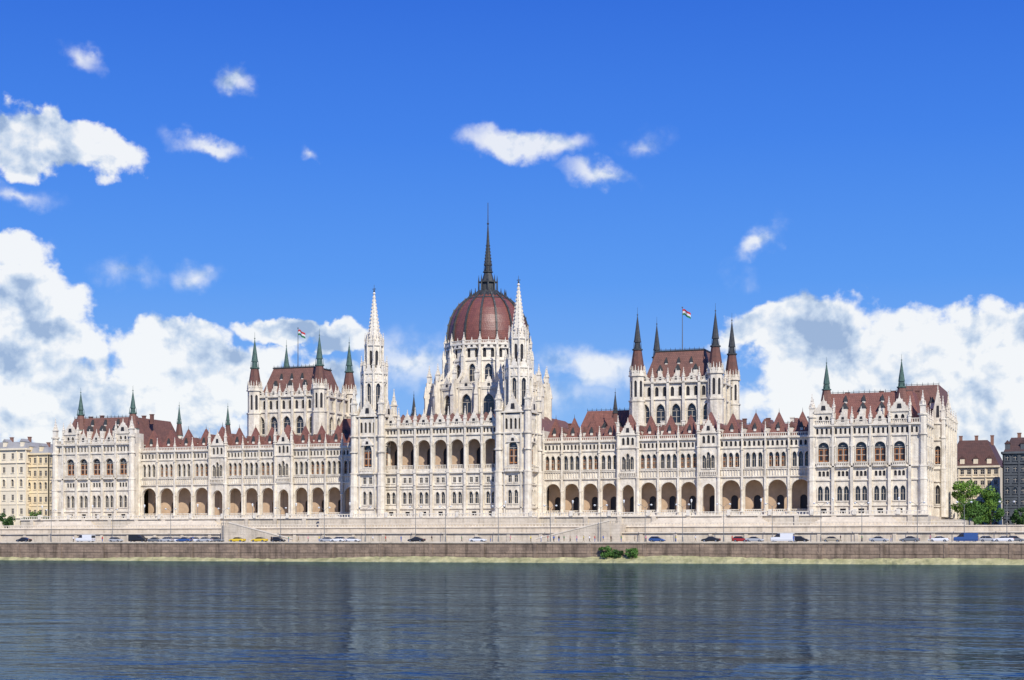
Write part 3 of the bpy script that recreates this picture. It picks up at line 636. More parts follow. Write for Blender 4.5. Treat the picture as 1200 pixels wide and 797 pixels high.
b = MB(); b.box(-3000, 3000, -45.3, -43.9, 4.75, 5.15); kid(b.build('coping', TERR), t)
b = MB(); n = 1100
pr = []
for i in range(n+1):
    x = -560+1120*i/n; k_ = 1+.3*sin(x*.021)+.2*sin(x*.09+1); pr.append([(x, -45-1.1*j-(R.random()*.5), max(-.3, 1.15*k_-.5*j)+R.uniform(-.12, .12)) for j in range(5)])
for i in range(n):
    for j in range(4): b.face([pr[i][j], pr[i+1][j], pr[i+1][j+1], pr[i][j+1]])
struct(b, 'riverbank', ROCK)
b = MB(); b.box(-3000, 3000, -24.1, -20.2, 4.9, 7.3)
for i in range(-30, 31): b.box(i*9-.45, i*9+.45, -24.35, -24.0, 4.9, 7.3)
t = b.build('retaining_wall', TERR); tagset(t, 'long low beige stone retaining wall behind the quay road', 'wall')
b = MB(); b.box(-3000, 3000, -24.6, -23.8, 7.3, 7.55); kid(b.build('coping', COPE), t)
b = MB(); b.box(-3000, 3000, -20.4, -19.8, 7.2, 8.9)
t = b.build('upper_retaining_wall', TERR); tagset(t, 'upper beige retaining wall set back above the low one', 'wall')
b = MB(); b.box(-3000, 3000, -20.7, -19.6, 8.9, 9.1); kid(b.build('coping', COPE), t)
b = MB(); b.balus(-142, 142, -20.3, 9.1, .9, .9); kid(b.build('balustrade', COPE), t)
b = MB(); b.box(-133, 133, -17, 51, 8.5, G-.02); b.box(-139.5, -133, -14, 40, 8.5, 10.2); b.box(133, 140, -10, 50, 8.5, 10.6)
for i in range(-14, 15): b.box(i*9.2-.6, i*9.2+.6, -17.35, -16.9, 8.5, G)
b.box(-31, 33, -19.3, -16.8, 8.5, G-.05)
t = b.build('terrace', TERR); tagset(t, 'broad pale stone terrace carrying the palace above the quay', 'terrace')
b = MB(); b.box(-133.2, -31.2, -17.4, -16.5, G-.02, G+.2); b.box(33.2, 133.2, -17.4, -16.5, G-.02, G+.2); b.box(-31.3, 33.3, -19.5, -19, G-.02, G+.2); kid(b.build('coping', COPE), t)
b = MB(); b.balus(-133, -31.3, -17, G+.2, 1.0, .8); b.balus(33.3, 133, -17, G+.2, 1.0, .8); b.balus(-31.2, 33.2, -19.2, G+.2, 1.0, .8)
for i in range(-12, 13): b.box(i*10.5-.45, i*10.5+.45, -17.6 if abs(i*10.5-1) > 31 else -19.6, -16.4 if abs(i*10.5-1) > 31 else -19, G+.2, G+1.6)
kid(b.build('balustrade', STONE2), t)
for sg in (-1, 1):
    for (a, e) in ((62, 96), (104, 128)):
        b = MB(sg)
        for j in range(8): b.box(a+j*.5, e-j*.5, -19.7+.33*j, -17.2, 8.6, 8.95+.33*j)
        kid(b.build('steps', COPE), t)
for sg, lab in ((-1, 'left stone stair ramp with parapet and dark arches climbing to the palace terrace'), (1, 'right stone stair ramp with parapet and dark arches climbing to the palace terrace')):
    t = empty('staircase', (sg*50, -21, 5)); tagset(t, lab, 'stairs')
    b = MB(sg); H = 4.6; n = 30; x0 = -14; x1 = 5
    for i in range(n): b.box(x0+(x1-x0)*i/n, x1, -5.2, -3.2, 0, H*(i+1)/n)
    kid(b.build('flight', COPE), t)
    b = MB(sg)
    for yy in (-5.5, -5.22): b.face([(x0-.4, yy, .9), (x0-.4, yy, 0), (x1+.4, yy, 0), (x1+.4, yy, H+.9)])
    b.face([(x0-.4, -5.5, .9), (x1+.4, -5.5, H+.9), (x1+.4, -5.22, H+.9), (x0-.4, -5.22, .9)])
    b.face([(x0-.6, -5.62, .75), (x1+.5, -5.62, H+.8), (x1+.5, -5.62, H+1.1), (x0-.6, -5.62, 1.05)], 2); b.face([(x0-.6, -5.62, 1.05), (x1+.5, -5.62, H+1.1), (x1+.5, -5.1, H+1.1), (x0-.6, -5.1, 1.05)], 2)
    for k in range(3): b.row(-3.5+3*k, -.5+3*k, .02, 2.6+.7*k, [(-2+3*k, 1.7, .1, 1.0+.5*k, 'r')], -5.56, .3, 0, 1)
    kid(b.build('parapet', [TERR, DARK, COPE]), t)
    b = MB(sg); b.box(5.42, 8, -5.3, .4, 0, H-.1); b.balus(5.5, 8, -5.1, H-.1, 1, .6); kid(b.build('landing', TERR), t)
# water
W = bpy.data.materials.new('river_water'); W.use_nodes = True; nt = W.node_tree
nt.nodes.remove(nt.nodes['Principled BSDF']); outn = nt.nodes['Material Output']
tc = nt.nodes.new('ShaderNodeTexCoord'); prev = None
mp = nt.nodes.new('ShaderNodeMapping'); mp.inputs['Scale'].default_value = (.016, .045, 1); mp.inputs['Rotation'].default_value = (0, 0, -.25); nt.links.new(tc.outputs['Object'], mp.inputs[0])
wn = nt.nodes.new('ShaderNodeTexNoise'); wn.inputs['Scale'].default_value = 1; wn.inputs['Detail'].default_value = 6; wn.inputs['Roughness'].default_value = .6; nt.links.new(mp.outputs[0], wn.inputs['Vector'])
wr = nt.nodes.new('ShaderNodeMapRange'); nt.links.new(wn.outputs['Fac'], wr.inputs[0]); wr.inputs[1].default_value = .38; wr.inputs[2].default_value = .62; wr.inputs[3].default_value = .4; wr.inputs[4].default_value = 1
for sc, dist, stretch, rot, wind in ((.10, .40, 1.4, .2, 0), (.42, .17, 1.5, -.2, 1), (1.3, .07, 1.4, .3, 1)):
    mp = nt.nodes.new('ShaderNodeMapping'); mp.inputs['Scale'].default_value = (sc/stretch, sc*1.0, 1); mp.inputs['Rotation'].default_value = (0, 0, -TH+rot)
    nt.links.new(tc.outputs['Object'], mp.inputs[0])
    nz = nt.nodes.new('ShaderNodeTexNoise'); nz.inputs['Scale'].default_value = 1; nz.inputs['Detail'].default_value = 2; nz.inputs['Roughness'].default_value = .5
    nt.links.new(mp.outputs[0], nz.inputs['Vector'])
    bp = nt.nodes.new('ShaderNodeBump'); bp.inputs['Strength'].default_value = 1; bp.inputs['Distance'].default_value = dist
    if wind: nt.links.new(wr.outputs[0], bp.inputs['Strength'])
    nt.links.new(nz.outputs['Fac'], bp.inputs['Height'])
    if prev: nt.links.new(prev.outputs[0], bp.inputs['Normal'])
    prev = bp
gl = nt.nodes.new('ShaderNodeBsdfGlossy'); gl.inputs['Color'].default_value = (.28, .39, .52, 1); gl.inputs['Roughness'].default_value = .04; nt.links.new(prev.outputs[0], gl.inputs['Normal'])
df = nt.nodes.new('ShaderNodeBsdfDiffuse'); df.inputs['Color'].default_value = (.005, .022, .045, 1)
fz = nt.nodes.new('ShaderNodeFresnel'); fz.inputs['IOR'].default_value = 1.4; nt.links.new(prev.outputs[0], fz.inputs['Normal'])
ms = nt.nodes.new('ShaderNodeMixShader'); nt.links.new(fz.outputs[0], ms.inputs[0]); nt.links.new(df.outputs[0], ms.inputs[1]); nt.links.new(gl.outputs[0], ms.inputs[2]); nt.links.new(ms.outputs[0], outn.inputs['Surface'])
b = MB(); b.face([(-5000, -3000, 0), (5000, -3000, 0), (5000, -44.5, 0), (-5000, -44.5, 0)]); struct(b, 'river', W)
# ================================================================== SIDE BUILDINGS
def block(name, label, px0, px1, pytop, Y, deep, floors, cols, wallm, roofm, roofh, winw=1.05, base=8.6, cat='building'):
    X0, X1 = XatPx(px0, Y), XatPx(px1, Y); Zt = ZatPy(pytop, (X0+X1)/2, Y)
    t = empty(name, ((X0+X1)/2, Y, base)); tagset(t, label, cat); inv = Matrix.Translation((-(X0+X1)/2, -Y, -base))
    b = MB(); fh = (Zt-base)/floors; cw = (X1-X0)/cols
    def fac(a, e, nc):
        w = (e-a)/nc
        for f in range(floors):
            z = base+f*fh
            b.rowwin(a, e, z, z+fh, [(a+w*(i+.5), winw, z+fh*.3, z+fh*.7, 'f' if f % 3 else 'r') for i in range(nc)], 0, .3, 'window')
            b.box(a, e, -.18 if f not in (1, floors-1) else -.4, .05, z-.1, z+.15)
        b.box(a-.3, e+.3, -.7, .3, Zt-.3, Zt+.3)
        for i in range(0, nc+1, 2): b.box(a+w*i-.25, a+w*i+.25, -.25, .05, base+fh, Zt-.35)
    b.fr(0, Y, 0); fac(X0, X1, cols)
    nd = max(2, int(deep/abs(cw)))
    if X0 > 0: b.fr(X0, 0, -pi/2); fac(-Y-deep, -Y, nd)
    else: b.fr(X1, 0, pi/2); fac(Y, Y+deep, nd)
    b.fr(); b.face([(X0, Y+deep, base), (X1, Y+deep, base), (X1, Y+deep, Zt), (X0, Y+deep, Zt)]); xx = X1 if X0 > 0 else X0
    b.face([(xx, Y, base), (xx, Y+deep, base), (xx, Y+deep, Zt), (xx, Y, Zt)])
    b.build('wall', wallm, t, inv)
    r = MB(); i_ = roofh*.45; r.rfrus(X0, X1, Y, Y+deep, Zt+.3, X0+i_, X1-i_, Y+i_, Y+deep-i_, Zt+roofh)
    for i in range(cols):
        x = X0+cw*(i+.5)
        if i % 2 == 0: r.box(x-.7, x+.7, Y+.3, Y+3, Zt+.4, Zt+2.6, 1); r.rfrus(x-.9, x+.9, Y+.1, Y+3.5, Zt+2.6, x-.03, x+.03, Y+.1, Y+3.5, Zt+3.6)
    ro = r.build('roof', [roofm, wallm], t, inv)
    for i in range(3):
        c = MB(); chimney(c, X0+(X1-X0)*(.2+.3*i), Y+deep*.4, Zt+roofh, 2.0); c.build('chimney', mat('chimney_brick', (.25, .13, .09), .9), ro)
CREAM = mat('cream_plaster', (.80, .66, .42), .9, col2=(.68, .55, .35), var=.2, vscale=.2, streak=.12)
CREAM2 = mat('pale_plaster', (.82, .72, .53), .9, col2=(.72, .62, .45), var=.2, vscale=.2, streak=.12)
BROWN = mat('ochre_plaster', (.42, .26, .14), .9, col2=(.3, .19, .11), var=.2, vscale=.2, streak=.3)
GREYP = mat('beige_stone_facade', (.80, .68, .48), .9, col2=(.62, .52, .37), var=.2, vscale=.2, streak=.2)
DGREY = mat('dark_facade', (.10, .11, .12), .8, col2=(.06, .07, .08), var=.2, vscale=.2, streak=.3)
SLATE = mat('slate_roof', (.08, .05, .05), .7, col2=(.12, .06, .05), var=.3, vscale=.5, brick=(.6, .5, .05, .8, .6))
REDSL = mat('brown_red_roof', (.14, .065, .05), .7, col2=(.09, .05, .042), var=.3, vscale=.5, brick=(.6, .5, .05, .8, .6))
GREYROOF = mat('grey_flat_roof', (.34, .33, .31), .8, col2=(.24, .23, .22), var=.2, vscale=.3)
block('apartment_building', 'cream apartment block with grey roof at the far left edge', -40, 30, 527, 42, 22, 6, 7, CREAM2, GREYROOF, 2.6)
block('apartment_building', 'pale yellow apartment block with grey roof left of the palace', 31.5, 57, 532, 44, 24, 6, 4, CREAM, GREYROOF, 2.4)
block('apartment_building', 'narrow ochre house squeezed against the left end of the palace', 58.5, 84, 533, 75, 24, 7, 5, BROWN, SLATE, 3.6)
block('apartment_building', 'beige corner building with brown red mansard roof beyond the green trees', 1108, 1171, 547, 110, 40, 6, 8, GREYP, REDSL, 8.6)
block('apartment_building', 'dark grey block at the right edge of the view', 1176, 1250, 530, 62, 40, 7, 8, DGREY, SLATE, 4.4)
# ================================================================== TREES
LEAF = []
for i, (c, c2) in enumerate((((.13, .24, .03), (.2, .32, .05)), ((.06, .14, .025), (.10, .2, .04)), ((.05, .10, .03), (.025, .06, .018)))):
    LEAF.append(mat(('bright_foliage', 'green_foliage', 'dark_foliage')[i], c, .7, col2=c2, var=.3, vscale=.8))
BARK = mat('bark', (.09, .065, .045), .95, var=.4, vscale=2)
def tree(name, label, X, Y, Z, H, rad, lm, n=2600, cat='tree', trunk=.3, seed=1):
    r = random.Random(seed); t = empty(name, (X, Y, Z)); tagset(t, label, cat)
    b = MB(); th = H*trunk
    b.frus(0, 0, rad*.07+.08, rad*.05+.05, -.2, th, 8)
    for k in range(6):
        a = r.random()*6.28; dx, dy = cos(a)*rad*.5, sin(a)*rad*.5; m = 5
        for j in range(m):
            t0, t1 = j/m, (j+1)/m; w0 = (rad*.045+.03)*(1-t0*.7)
            z0, z1 = th*.85+(H*.45)*t0, th*.85+(H*.45)*t1
            b.face([(dx*t0-w0, dy*t0, z0), (dx*t0+w0, dy*t0, z0), (dx*t1+w0*.8, dy*t1, z1), (dx*t1-w0*.8, dy*t1, z1)]); b.face([(dx*t0, dy*t0-w0, z0), (dx*t0, dy*t0+w0, z0), (dx*t1, dy*t1+w0*.8, z1), (dx*t1, dy*t1-w0*.8, z1)])
    kid(b.build('trunk', BARK), t)
    b = MB(); cl = []
    for k in range(26):
        a = r.random()*6.28; q = r.random()**.5; zz = r.uniform(th*.8, H*.97); s = sqrt(max(.06, 1-((zz-(th+H)/2*1.0)/((H-th*.6)*.58))**2))
        cl.append((cos(a)*rad*q*s, sin(a)*rad*q*s, zz, min(rad, H*.6)*r.uniform(.22, .42)))
    for i in range(n):
        cx, cy, cz, cr = r.choice(cl); v = Vector((r.gauss(0, 1), r.gauss(0, 1), r.gauss(0, .8))).normalized()*cr*r.uniform(.55, 1.08)
        p = Vector((cx, cy, cz))+v; s = r.uniform(.18, .38)*(.6+rad*.08)
        u = Vector((r.gauss(0, 1), r.gauss(0, 1), r.gauss(0, 1))).normalized(); w = u.cross(Vector((r.gauss(0, 1), r.gauss(0, 1), r.gauss(0, 1)))).normalized()
        b.face([tuple(p-u*s), tuple(p+w*s*.6), tuple(p+u*s), tuple(p-w*s*.6)], 0 if r.random() < .7 else 1)
    kid(b.build('crown', [lm, LEAF[1]]), t)
for i, (px, Y, H, rd, l, lab) in enumerate(((1133, 22, 12.5, 3.6, 0, 'bright green tree beside the right end of the palace'), (1149, 30, 11.4, 3.6, 0, 'bright green tree second from the palace at right'), (1161, 38, 9.6, 2.9, 1, 'darker small green tree between palace and dark grey block'), (1142, 12, 7.0, 2.8, 1, 'low dark green tree in front of the bright trees'),
        (8, 5, 5.6, 2.4, 2, 'small dark tree by the wall at the far left'), (44, 5, 6.0, 2.6, 1, 'round green tree left of the palace'), (34, 8, 5.0, 2.2, 2, 'small dark tree close beside the round green tree'), (1194, 20, 5.0, 2.0, 2, 'small dark tree at the foot of the dark grey block'))):
    tree('tree', lab, XatPx(px, Y), Y, 8.6, H, rd, LEAF[l], n=4000 if rd > 2.8 else 2200, seed=i+3)
for i, (px, lab, rd, H) in enumerate(((711, 'larger green bush growing at the foot of the quay wall', 2.0, 2.7), (724, 'middle green bush at the foot of the quay wall', 1.2, 2.0), (741, 'small green bush right of the others at the quay wall', 1.6, 2.3))):
    tree('bush', lab, XatPx(px, -45.7), -45.8, 1.0, H, rd, LEAF[2 if i == 1 else 1], n=1100, cat='bush', trunk=.3, seed=40+i)
# ================================================================== LAMPS
LAMPM = mat('lamp_post_paint', (.2, .2, .19), .5); LGL = mat('lamp_glass', (.75, .75, .7), .3)
proto = empty('street_lamp', (0, 0, 0))
b = MB(); b.frus(0, 0, .22, .16, 0, 1.2, 8); b.frus(0, 0, .1, .06, 1.2, 8.8, 8); b.frus(0, 0, .16, .16, 1.2, 1.35, 8); kid(b.build('post', LAMPM), proto)
b = MB()
for sd in (-1, 1):
    for j in range(5):
        t0, t1 = j/5, (j+1)/5; q = lambda t_: (sd*1.5*t_, 8.6+.9*sin(t_*pi/2))
        (xa, za), (xb, zb) = q(t0), q(t1); b.face([(xa, -.05, za), (xb, -.05, zb), (xb, .05, zb), (xa, .05, za)]); b.face([(xa, 0, za-.05), (xb, 0, zb-.05), (xb, 0, zb+.05), (xa, 0, za+.05)])
kid(b.build('arm', LAMPM), proto)
for sd in (-1, 1):
    b = MB(); b.frus(sd*1.6, 0, .14, .34, 9.15, 9.4, 8); b.frus(sd*1.6, 0, .34, .1, 9.4, 9.6, 8); kid(b.build('lamp_head', LGL), proto)
lp = [60, 132, 200, 262, 329, 380, 428, 487, 522, 584, 645, 704, 756, 800, 848, 905, 962, 1010, 1075, 1130, 1180]
for i, px in enumerate(lp):
    o = proto if i == 0 else copy_tree(proto)
    o.location = (XatPx(px, -28), -28, 5.0); tagset(o, 'tall grey double-armed street lamp on the quay, %s from the left' % ORD[i], 'street lamp', 'street lamps along the quay')
tl = empty('lantern_post', (0, 0, 0)); b = MB(); b.frus(0, 0, .16, .09, 0, .8, 8); b.frus(0, 0, .07, .06, .8, 3.6, 8); kid(b.build('post', LAMPM), tl)
b = MB(); b.frus(0, 0, .12, .26, 3.6, 4.15, 6); b.frus(0, 0, .32, .04, 4.15, 4.5, 6); kid(b.build('lantern_head', LGL), tl)
for i in range(14):
    X = [-126, -108, -90, -72, -54, -40, -22, 24, 42, 56, 74, 92, 110, 126][i]
    o = tl if i == 0 else copy_tree(tl); o.location = (X, -16.0 if abs(X) > 33 else -18.4, G); tagset(o, 'short lantern post on the palace terrace, %s from the left' % ORD[i], 'lantern', 'lantern posts on the terrace')
# ================================================================== CARS
TYRE = mat('tyre', (.02, .02, .02), .9); RIM = mat('rim', (.45, .45, .46), .35, metal=.8); HL = mat('headlight', (.8, .8, .78), .2); TLM = mat('tail_light', (.4, .02, .02), .3)
PAINT = {n: mat('paint_'+n, c, .3, spec=.6) for n, c in dict(white=(.75, .75, .74), black=(.02, .02, .022), silver=(.42, .43, .44), grey=(.16, .17, .18), red=(.35, .03, .025), blue=(.04, .09, .25), yellow=(.72, .50, .03), beige=(.42, .36, .26), green=(.04, .13, .07)).items()}
def loft(b, st, m=0):
    rings = []
    for (x, zb, zt, w0, w1) in st:
        zm = zb+(zt-zb)*.45
        rings.append([(x, -w0*.94, zb), (x, -w0, zm), (x, -w1, zt-.03), (x, -w1*.86, zt), (x, w1*.86, zt), (x, w1, zt-.03), (x, w0, zm), (x, w0*.94, zb)])
    for p, q in zip(rings[:-1], rings[1:]):
        for i in range(8): j = (i+1) % 8; b.face([p[i], p[j], q[j], q[i]], m)
    b.face(rings[0], m); b.face(rings[-1], m)
def car_proto(kind):
    t = empty('parked_car' if kind != 'van' else 'parked_van', (0, 0, 0)); L = {'sedan': 4.5, 'hatch': 4.0, 'van': 5.4}[kind]; h = L/2
    b = MB()
    if kind == 'van': st = [(-h, .35, 1.0, .85, .8), (-h+.1, .3, 1.15, .95, .93), (-h+1.0, .28, 1.25, .98, .95), (h-.1, .28, 1.2, .98, .96), (h, .35, 1.15, .93, .93)]
    else: st = [(-h, .38, .62, .7, .62), (-h+.15, .3, .72, .83, .76), (-h+1.1, .25, .92, .88, .82), (-.2, .24, .95, .88, .84), (h-1.0, .25, .96, .88, .83), (h-.12, .3, .92 if kind == 'sedan' else .96, .83, .76), (h, .4, .7, .76, .7)]
    loft(b, st); kid(b.build('body', PAINT['white']), t)
    b = MB()
    if kind == 'van': g = [(-h+.75, 1.2, 1.22, .9, .9), (-h+1.7, 1.2, 2.1, .94, .84), (h-.12, 1.2, 2.1, .94, .86), (h-.02, 1.2, 1.9, .9, .84)]
    elif kind == 'sedan': g = [(-h+1.15, .9, .92, .74, .72), (-h+1.9, .92, 1.38, .8, .62), (h-1.75, .92, 1.4, .8, .62), (h-.8, .93, .98, .74, .7)]
    else: g = [(-h+1.0, .9, .92, .74, .72), (-h+1.75, .92, 1.44, .8, .62), (h-.7, .92, 1.44, .8, .64), (h-.15, .93, 1.0, .74, .7)]
    loft(b, g); kid(b.build('windows', GLASS), t)
    b = MB(); z = g[1][2]
    b.box(g[1][0]-.02, g[2][0]+.02, -g[1][4]-.01, g[1][4]+.01, z-.04, z+.03)
    if kind == 'van': b.box(-h+2.3, h-.03, -.965, .965, 1.15, 2.11)
    else:
        for x in (g[1][0]+.75, g[2][0]-.1):
            for sd in (-1, 1): b.face([(x-.05, sd*.82, .92), (x+.05, sd*.82, .92), (x+.05, sd*.64, z), (x-.05, sd*.64, z)])
    kid(b.build('roof', PAINT['white']), t)
    for x in (-h+.85, h-.85):
        for sd in (-1, 1):
            b = MB(); n = 14; rr = .33; y0, y1 = sd*.72, sd*.92
            A = [(x+rr*cos(2*pi*i/n), rr+rr*sin(2*pi*i/n)) for i in range(n)]
            for i in range(n): j = (i+1) % n; b.face([(A[i][0], y0, A[i][1]), (A[j][0], y0, A[j][1]), (A[j][0], y1, A[j][1]), (A[i][0], y1, A[i][1])])
            b.face([(p[0], y1, p[1]) for p in A], 0); w = kid(b.build('wheel', TYRE), t)
            b = MB(); b.face([(x+.2*cos(2*pi*i/10), y1+sd*.01, rr+.2*sin(2*pi*i/10)) for i in range(10)]); kid(b.build('rim', RIM), w)
    for sd in (-1, 1):
        b = MB(); b.box(-h-.01, -h+.15, sd*.55-.15, sd*.55+.15, .6, .74); kid(b.build('headlight', HL), t)
        b = MB(); b.box(h-.12, h+.02, sd*.62-.1, sd*.62+.1, .7, .88); kid(b.build('tail_light', TLM), t)
    return t
protos = {k: car_proto(k) for k in ('sedan', 'hatch', 'van')}
cars = [(28, 'sedan', 'black', -39), (100, 'van', 'white', -38.5), (136, 'hatch', 'silver', -31), (162, 'van', 'black', -31), (182, 'sedan', 'grey', -31), (195, 'hatch', 'silver', -39), (207, 'sedan', 'white', -31), (216, 'sedan', 'blue', -39), (229, 'hatch', 'white', -31), (240, 'sedan', 'silver', -39), (254, 'hatch', 'grey', -31),
        (278, 'sedan', 'yellow', -39), (304, 'sedan', 'yellow', -39), (326, 'hatch', 'black', -31), (384, 'sedan', 'silver', -31), (396, 'hatch', 'white', -39), (413, 'sedan', 'white', -31), (488, 'sedan', 'black', -39), (560, 'sedan', 'white', -31),
        (770, 'hatch', 'blue', -31), (833, 'sedan', 'black', -39), (868, 'hatch', 'red', -31), (884, 'sedan', 'silver', -31), (917, 'van', 'white', -38), (938, 'hatch', 'black', -31), (975, 'sedan', 'beige', -31), (1030, 'sedan', 'silver', -31), (1066, 'sedan', 'grey', -39), (1100, 'sedan', 'white', -39), (1132, 'van', 'blue', -38), (1158, 'hatch', 'silver', -31), (1176, 'sedan', 'white', -39), (1190, 'hatch', 'grey', -31)]
cnt = {}; usedp = set()
for (px, k, c, Y) in cars:
    o = protos[k] if k not in usedp else copy_tree(protos[k]); usedp.add(k)
    o.location = (XatPx(px, Y), Y, 5.01); o.rotation_euler = (0, 0, 0 if Y < -35 else pi)
    for ch in KIDS[o.name]:
        if ch.name.split('.')[0] in ('body', 'roof'): ch.material_slots[0].link = 'OBJECT'; ch.material_slots[0].material = PAINT[c]
    kk = {'sedan': 'saloon', 'hatch': 'hatchback', 'van': 'van'}[k]
    cnt.setdefault((c, kk), []).append(o)
for (c, kk), L in cnt.items():
    for i, o in enumerate(L):
        lab = 'the only %s %s on the quay road' % (c, kk) if len(L) == 1 else '%s %s on the quay road, %s %s %s from the left' % (c, kk, ORD[i], c, kk)
        tagset(o, lab, 'van' if kk == 'van' else 'car', 'vehicles on the quay road')
# ================================================================== PEOPLE
def person_mesh(step, seed):
    J = {'pelvis': (0, 0, .95), 'chest': (0, 0, 1.25), 'neck': (0, 0, 1.47), 'head': (.02, 0, 1.6), 'top': (.01, 0, 1.72),
         'lh': (0, -.1, .9), 'lk': (.10*step, -.11, .5), 'la': (-.02+.22*step, -.11, .09), 'lf': (.16+.22*step, -.12, .04),
         'rh': (0, .1, .9), 'rk': (.02, .11, .5), 'ra': (-.3*step, .11, .12), 'rf': (-.3*step+.16, .12, .04),
         'ls': (0, -.19, 1.42), 'le': (-.06*step, -.25, 1.13), 'lw': (.02-.1*step, -.26, .87), 'lhd': (.05-.1*step, -.26, .78),
         'rs': (0, .19, 1.42), 're': (.06*step, .25, 1.13), 'rw': (.16*step, .26, .88), 'rhd': (.2*step, .26, .8)}
    E = [('pelvis', 'chest'), ('chest', 'neck'), ('neck', 'head'), ('head', 'top'), ('pelvis', 'lh'), ('lh', 'lk'), ('lk', 'la'), ('la', 'lf'), ('pelvis', 'rh'), ('rh', 'rk'), ('rk', 'ra'), ('ra', 'rf'),
         ('neck', 'ls'), ('ls', 'le'), ('le', 'lw'), ('lw', 'lhd'), ('neck', 'rs'), ('rs', 're'), ('re', 'rw'), ('rw', 'rhd')]
    rad = dict(pelvis=.15, chest=.16, neck=.07, head=.1, top=.07, lh=.1, rh=.1, lk=.065, rk=.065, la=.045, ra=.045, lf=.04, rf=.04, ls=.07, rs=.07, le=.045, re=.045, lw=.032, rw=.032, lhd=.03, rhd=.03)
    ks = list(J); me = bpy.data.meshes.new('p'); me.from_pydata([J[k] for k in ks], [(ks.index(a), ks.index(b_)) for a, b_ in E], [])
    ob = bpy.data.objects.new('p', me); COL.objects.link(ob); ob.modifiers.new('s', 'SKIN')
    for i, k in enumerate(ks):
        v = me.skin_vertices[0].data[i]; v.radius = (rad[k], rad[k])
    me.skin_vertices[0].data[0].use_root = True
    ob.modifiers.new('u', 'SUBSURF').levels = 1
    dg = bpy.context.evaluated_depsgraph_get(); out = bpy.data.meshes.new_from_object(ob.evaluated_get(dg)); bpy.data.objects.remove(ob)
    for i in range(5): out.materials.append(SKIN)
    for p in out.polygons:
        z = p.center.z; y = abs(p.center.y); p.use_smooth = True
        p.material_index = 3 if z < .1 else 2 if (z < .93 and y < .21) else 0 if (y > .215 and z < 1.1) else 1 if z < 1.46 else (4 if (z > 1.66 or (p.center.x < -.03 and z > 1.54)) else 0)
    return out
SKIN = mat('skin', (.5, .3, .22), .6)
CL = {n: mat('cloth_'+n, c, .9) for n, c in dict(white=(.7, .7, .7), red=(.45, .05, .04), blue=(.05, .12, .35), black=(.02, .02, .02), green=(.06, .2, .08), khaki=(.35, .28, .18), pink=(.6, .25, .3), yellow=(.6, .5, .1)).items()}
HAIR = mat('hair', (.04, .025, .015), .8); SHOE = mat('shoe', (.05, .04, .035), .7)
try:
    pm = [person_mesh(1, 0), person_mesh(.45, 1), person_mesh(-.9, 2)]
except Exception as e:
    print('person fail', e); pm = None
if pm:
    pxs = [86, 120, 226, 318, 338, 350, 361, 374, 437, 452, 470, 506, 541, 575, 598, 622, 634, 642, 649, 655, 661, 668, 676, 684, 691, 697, 707, 716, 728, 744, 757, 792, 815, 858, 930, 985, 1010, 1044, 1090]
    tops = list(CL); pc = {}
    for i, px in enumerate(pxs):
        Y = R.choice([-43.2, -42.6, -42.0]); tp = tops[i % 8]; bt = ['black', 'blue', 'khaki'][i % 3]
        o = bpy.data.objects.new('person', pm[i % 3]); COL.objects.link(o); o.location = (XatPx(px, Y), Y, 5.0); o.rotation_euler = (0, 0, R.choice([0, pi, .3, 2.8]))
        for j, m in enumerate((SKIN, CL[tp], CL[bt], SHOE, HAIR)): o.material_slots[j].link = 'OBJECT'; o.material_slots[j].material = m
        pc.setdefault((tp, bt), []).append(o)
    for (tp, bt), L in pc.items():
        for i, o in enumerate(L):
            lab = 'person in %s top and %s trousers walking along the quay edge' % (tp, bt)
            if len(L) > 1: lab += ', %s from left' % ORD[i]
            tagset(o, lab, 'person', 'people on the quay')
# ================================================================== SUN, SKY, CAMERA
sd = Vector((.58, -.72, .70)).normalized()
L = bpy.data.lights.new('sun', 'SUN'); L.energy = 4.8; L.angle = radians(.5); L.color = (1, .955, .87)
so = bpy.data.objects.new('sun', L); COL.objects.link(so); so.rotation_euler = (-sd).to_track_quat('-Z', 'Y').to_euler(); so.location = (100, -300, 200)
w = bpy.data.worlds.new('World'); scene.world = w; w.use_nodes = True; nt = w.node_tree; N = nt.nodes; LK = nt.links
bg = N['Background']; bg.inputs['Strength'].default_value = .1
sky = N.new('ShaderNodeTexSky'); sky.sky_type = 'NISHITA'; sky.sun_disc = False; sky.sun_elevation = math.asin(sd.z); sky.sun_rotation = atan2(sd.x, sd.y); sky.air_density = 1.0; sky.dust_density = .3; sky.ozone_density = 3
tc = N.new('ShaderNodeTexCoord'); sp = N.new('ShaderNodeSeparateXYZ'); LK.new(tc.outputs['Generated'], sp.inputs[0])
def M(op, a, b_=None, c=None, clamp=False):
    n = N.new('ShaderNodeMath'); n.operation = op; n.use_clamp = clamp
    for i, v in enumerate((a, b_, c)):
        if v is None: continue
        if isinstance(v, (int, float)): n.inputs[i].default_value = v
        else: LK.new(v, n.inputs[i])
    return n.outputs[0]
az = M('ARCTAN2', sp.outputs[0], sp.outputs[1])
hyp = M('SQRT', M('ADD', M('MULTIPLY', sp.outputs[0], sp.outputs[0]), M('MULTIPLY', sp.outputs[1], sp.outputs[1])))
tel = M('DIVIDE', sp.outputs[2], M('MAXIMUM', hyp, .02))
cb = N.new('ShaderNodeCombineXYZ'); LK.new(M('MULTIPLY', az, FPX), cb.inputs[0]); LK.new(M('MULTIPLY', tel, FPX), cb.inputs[1])
P = cb.outputs[0]
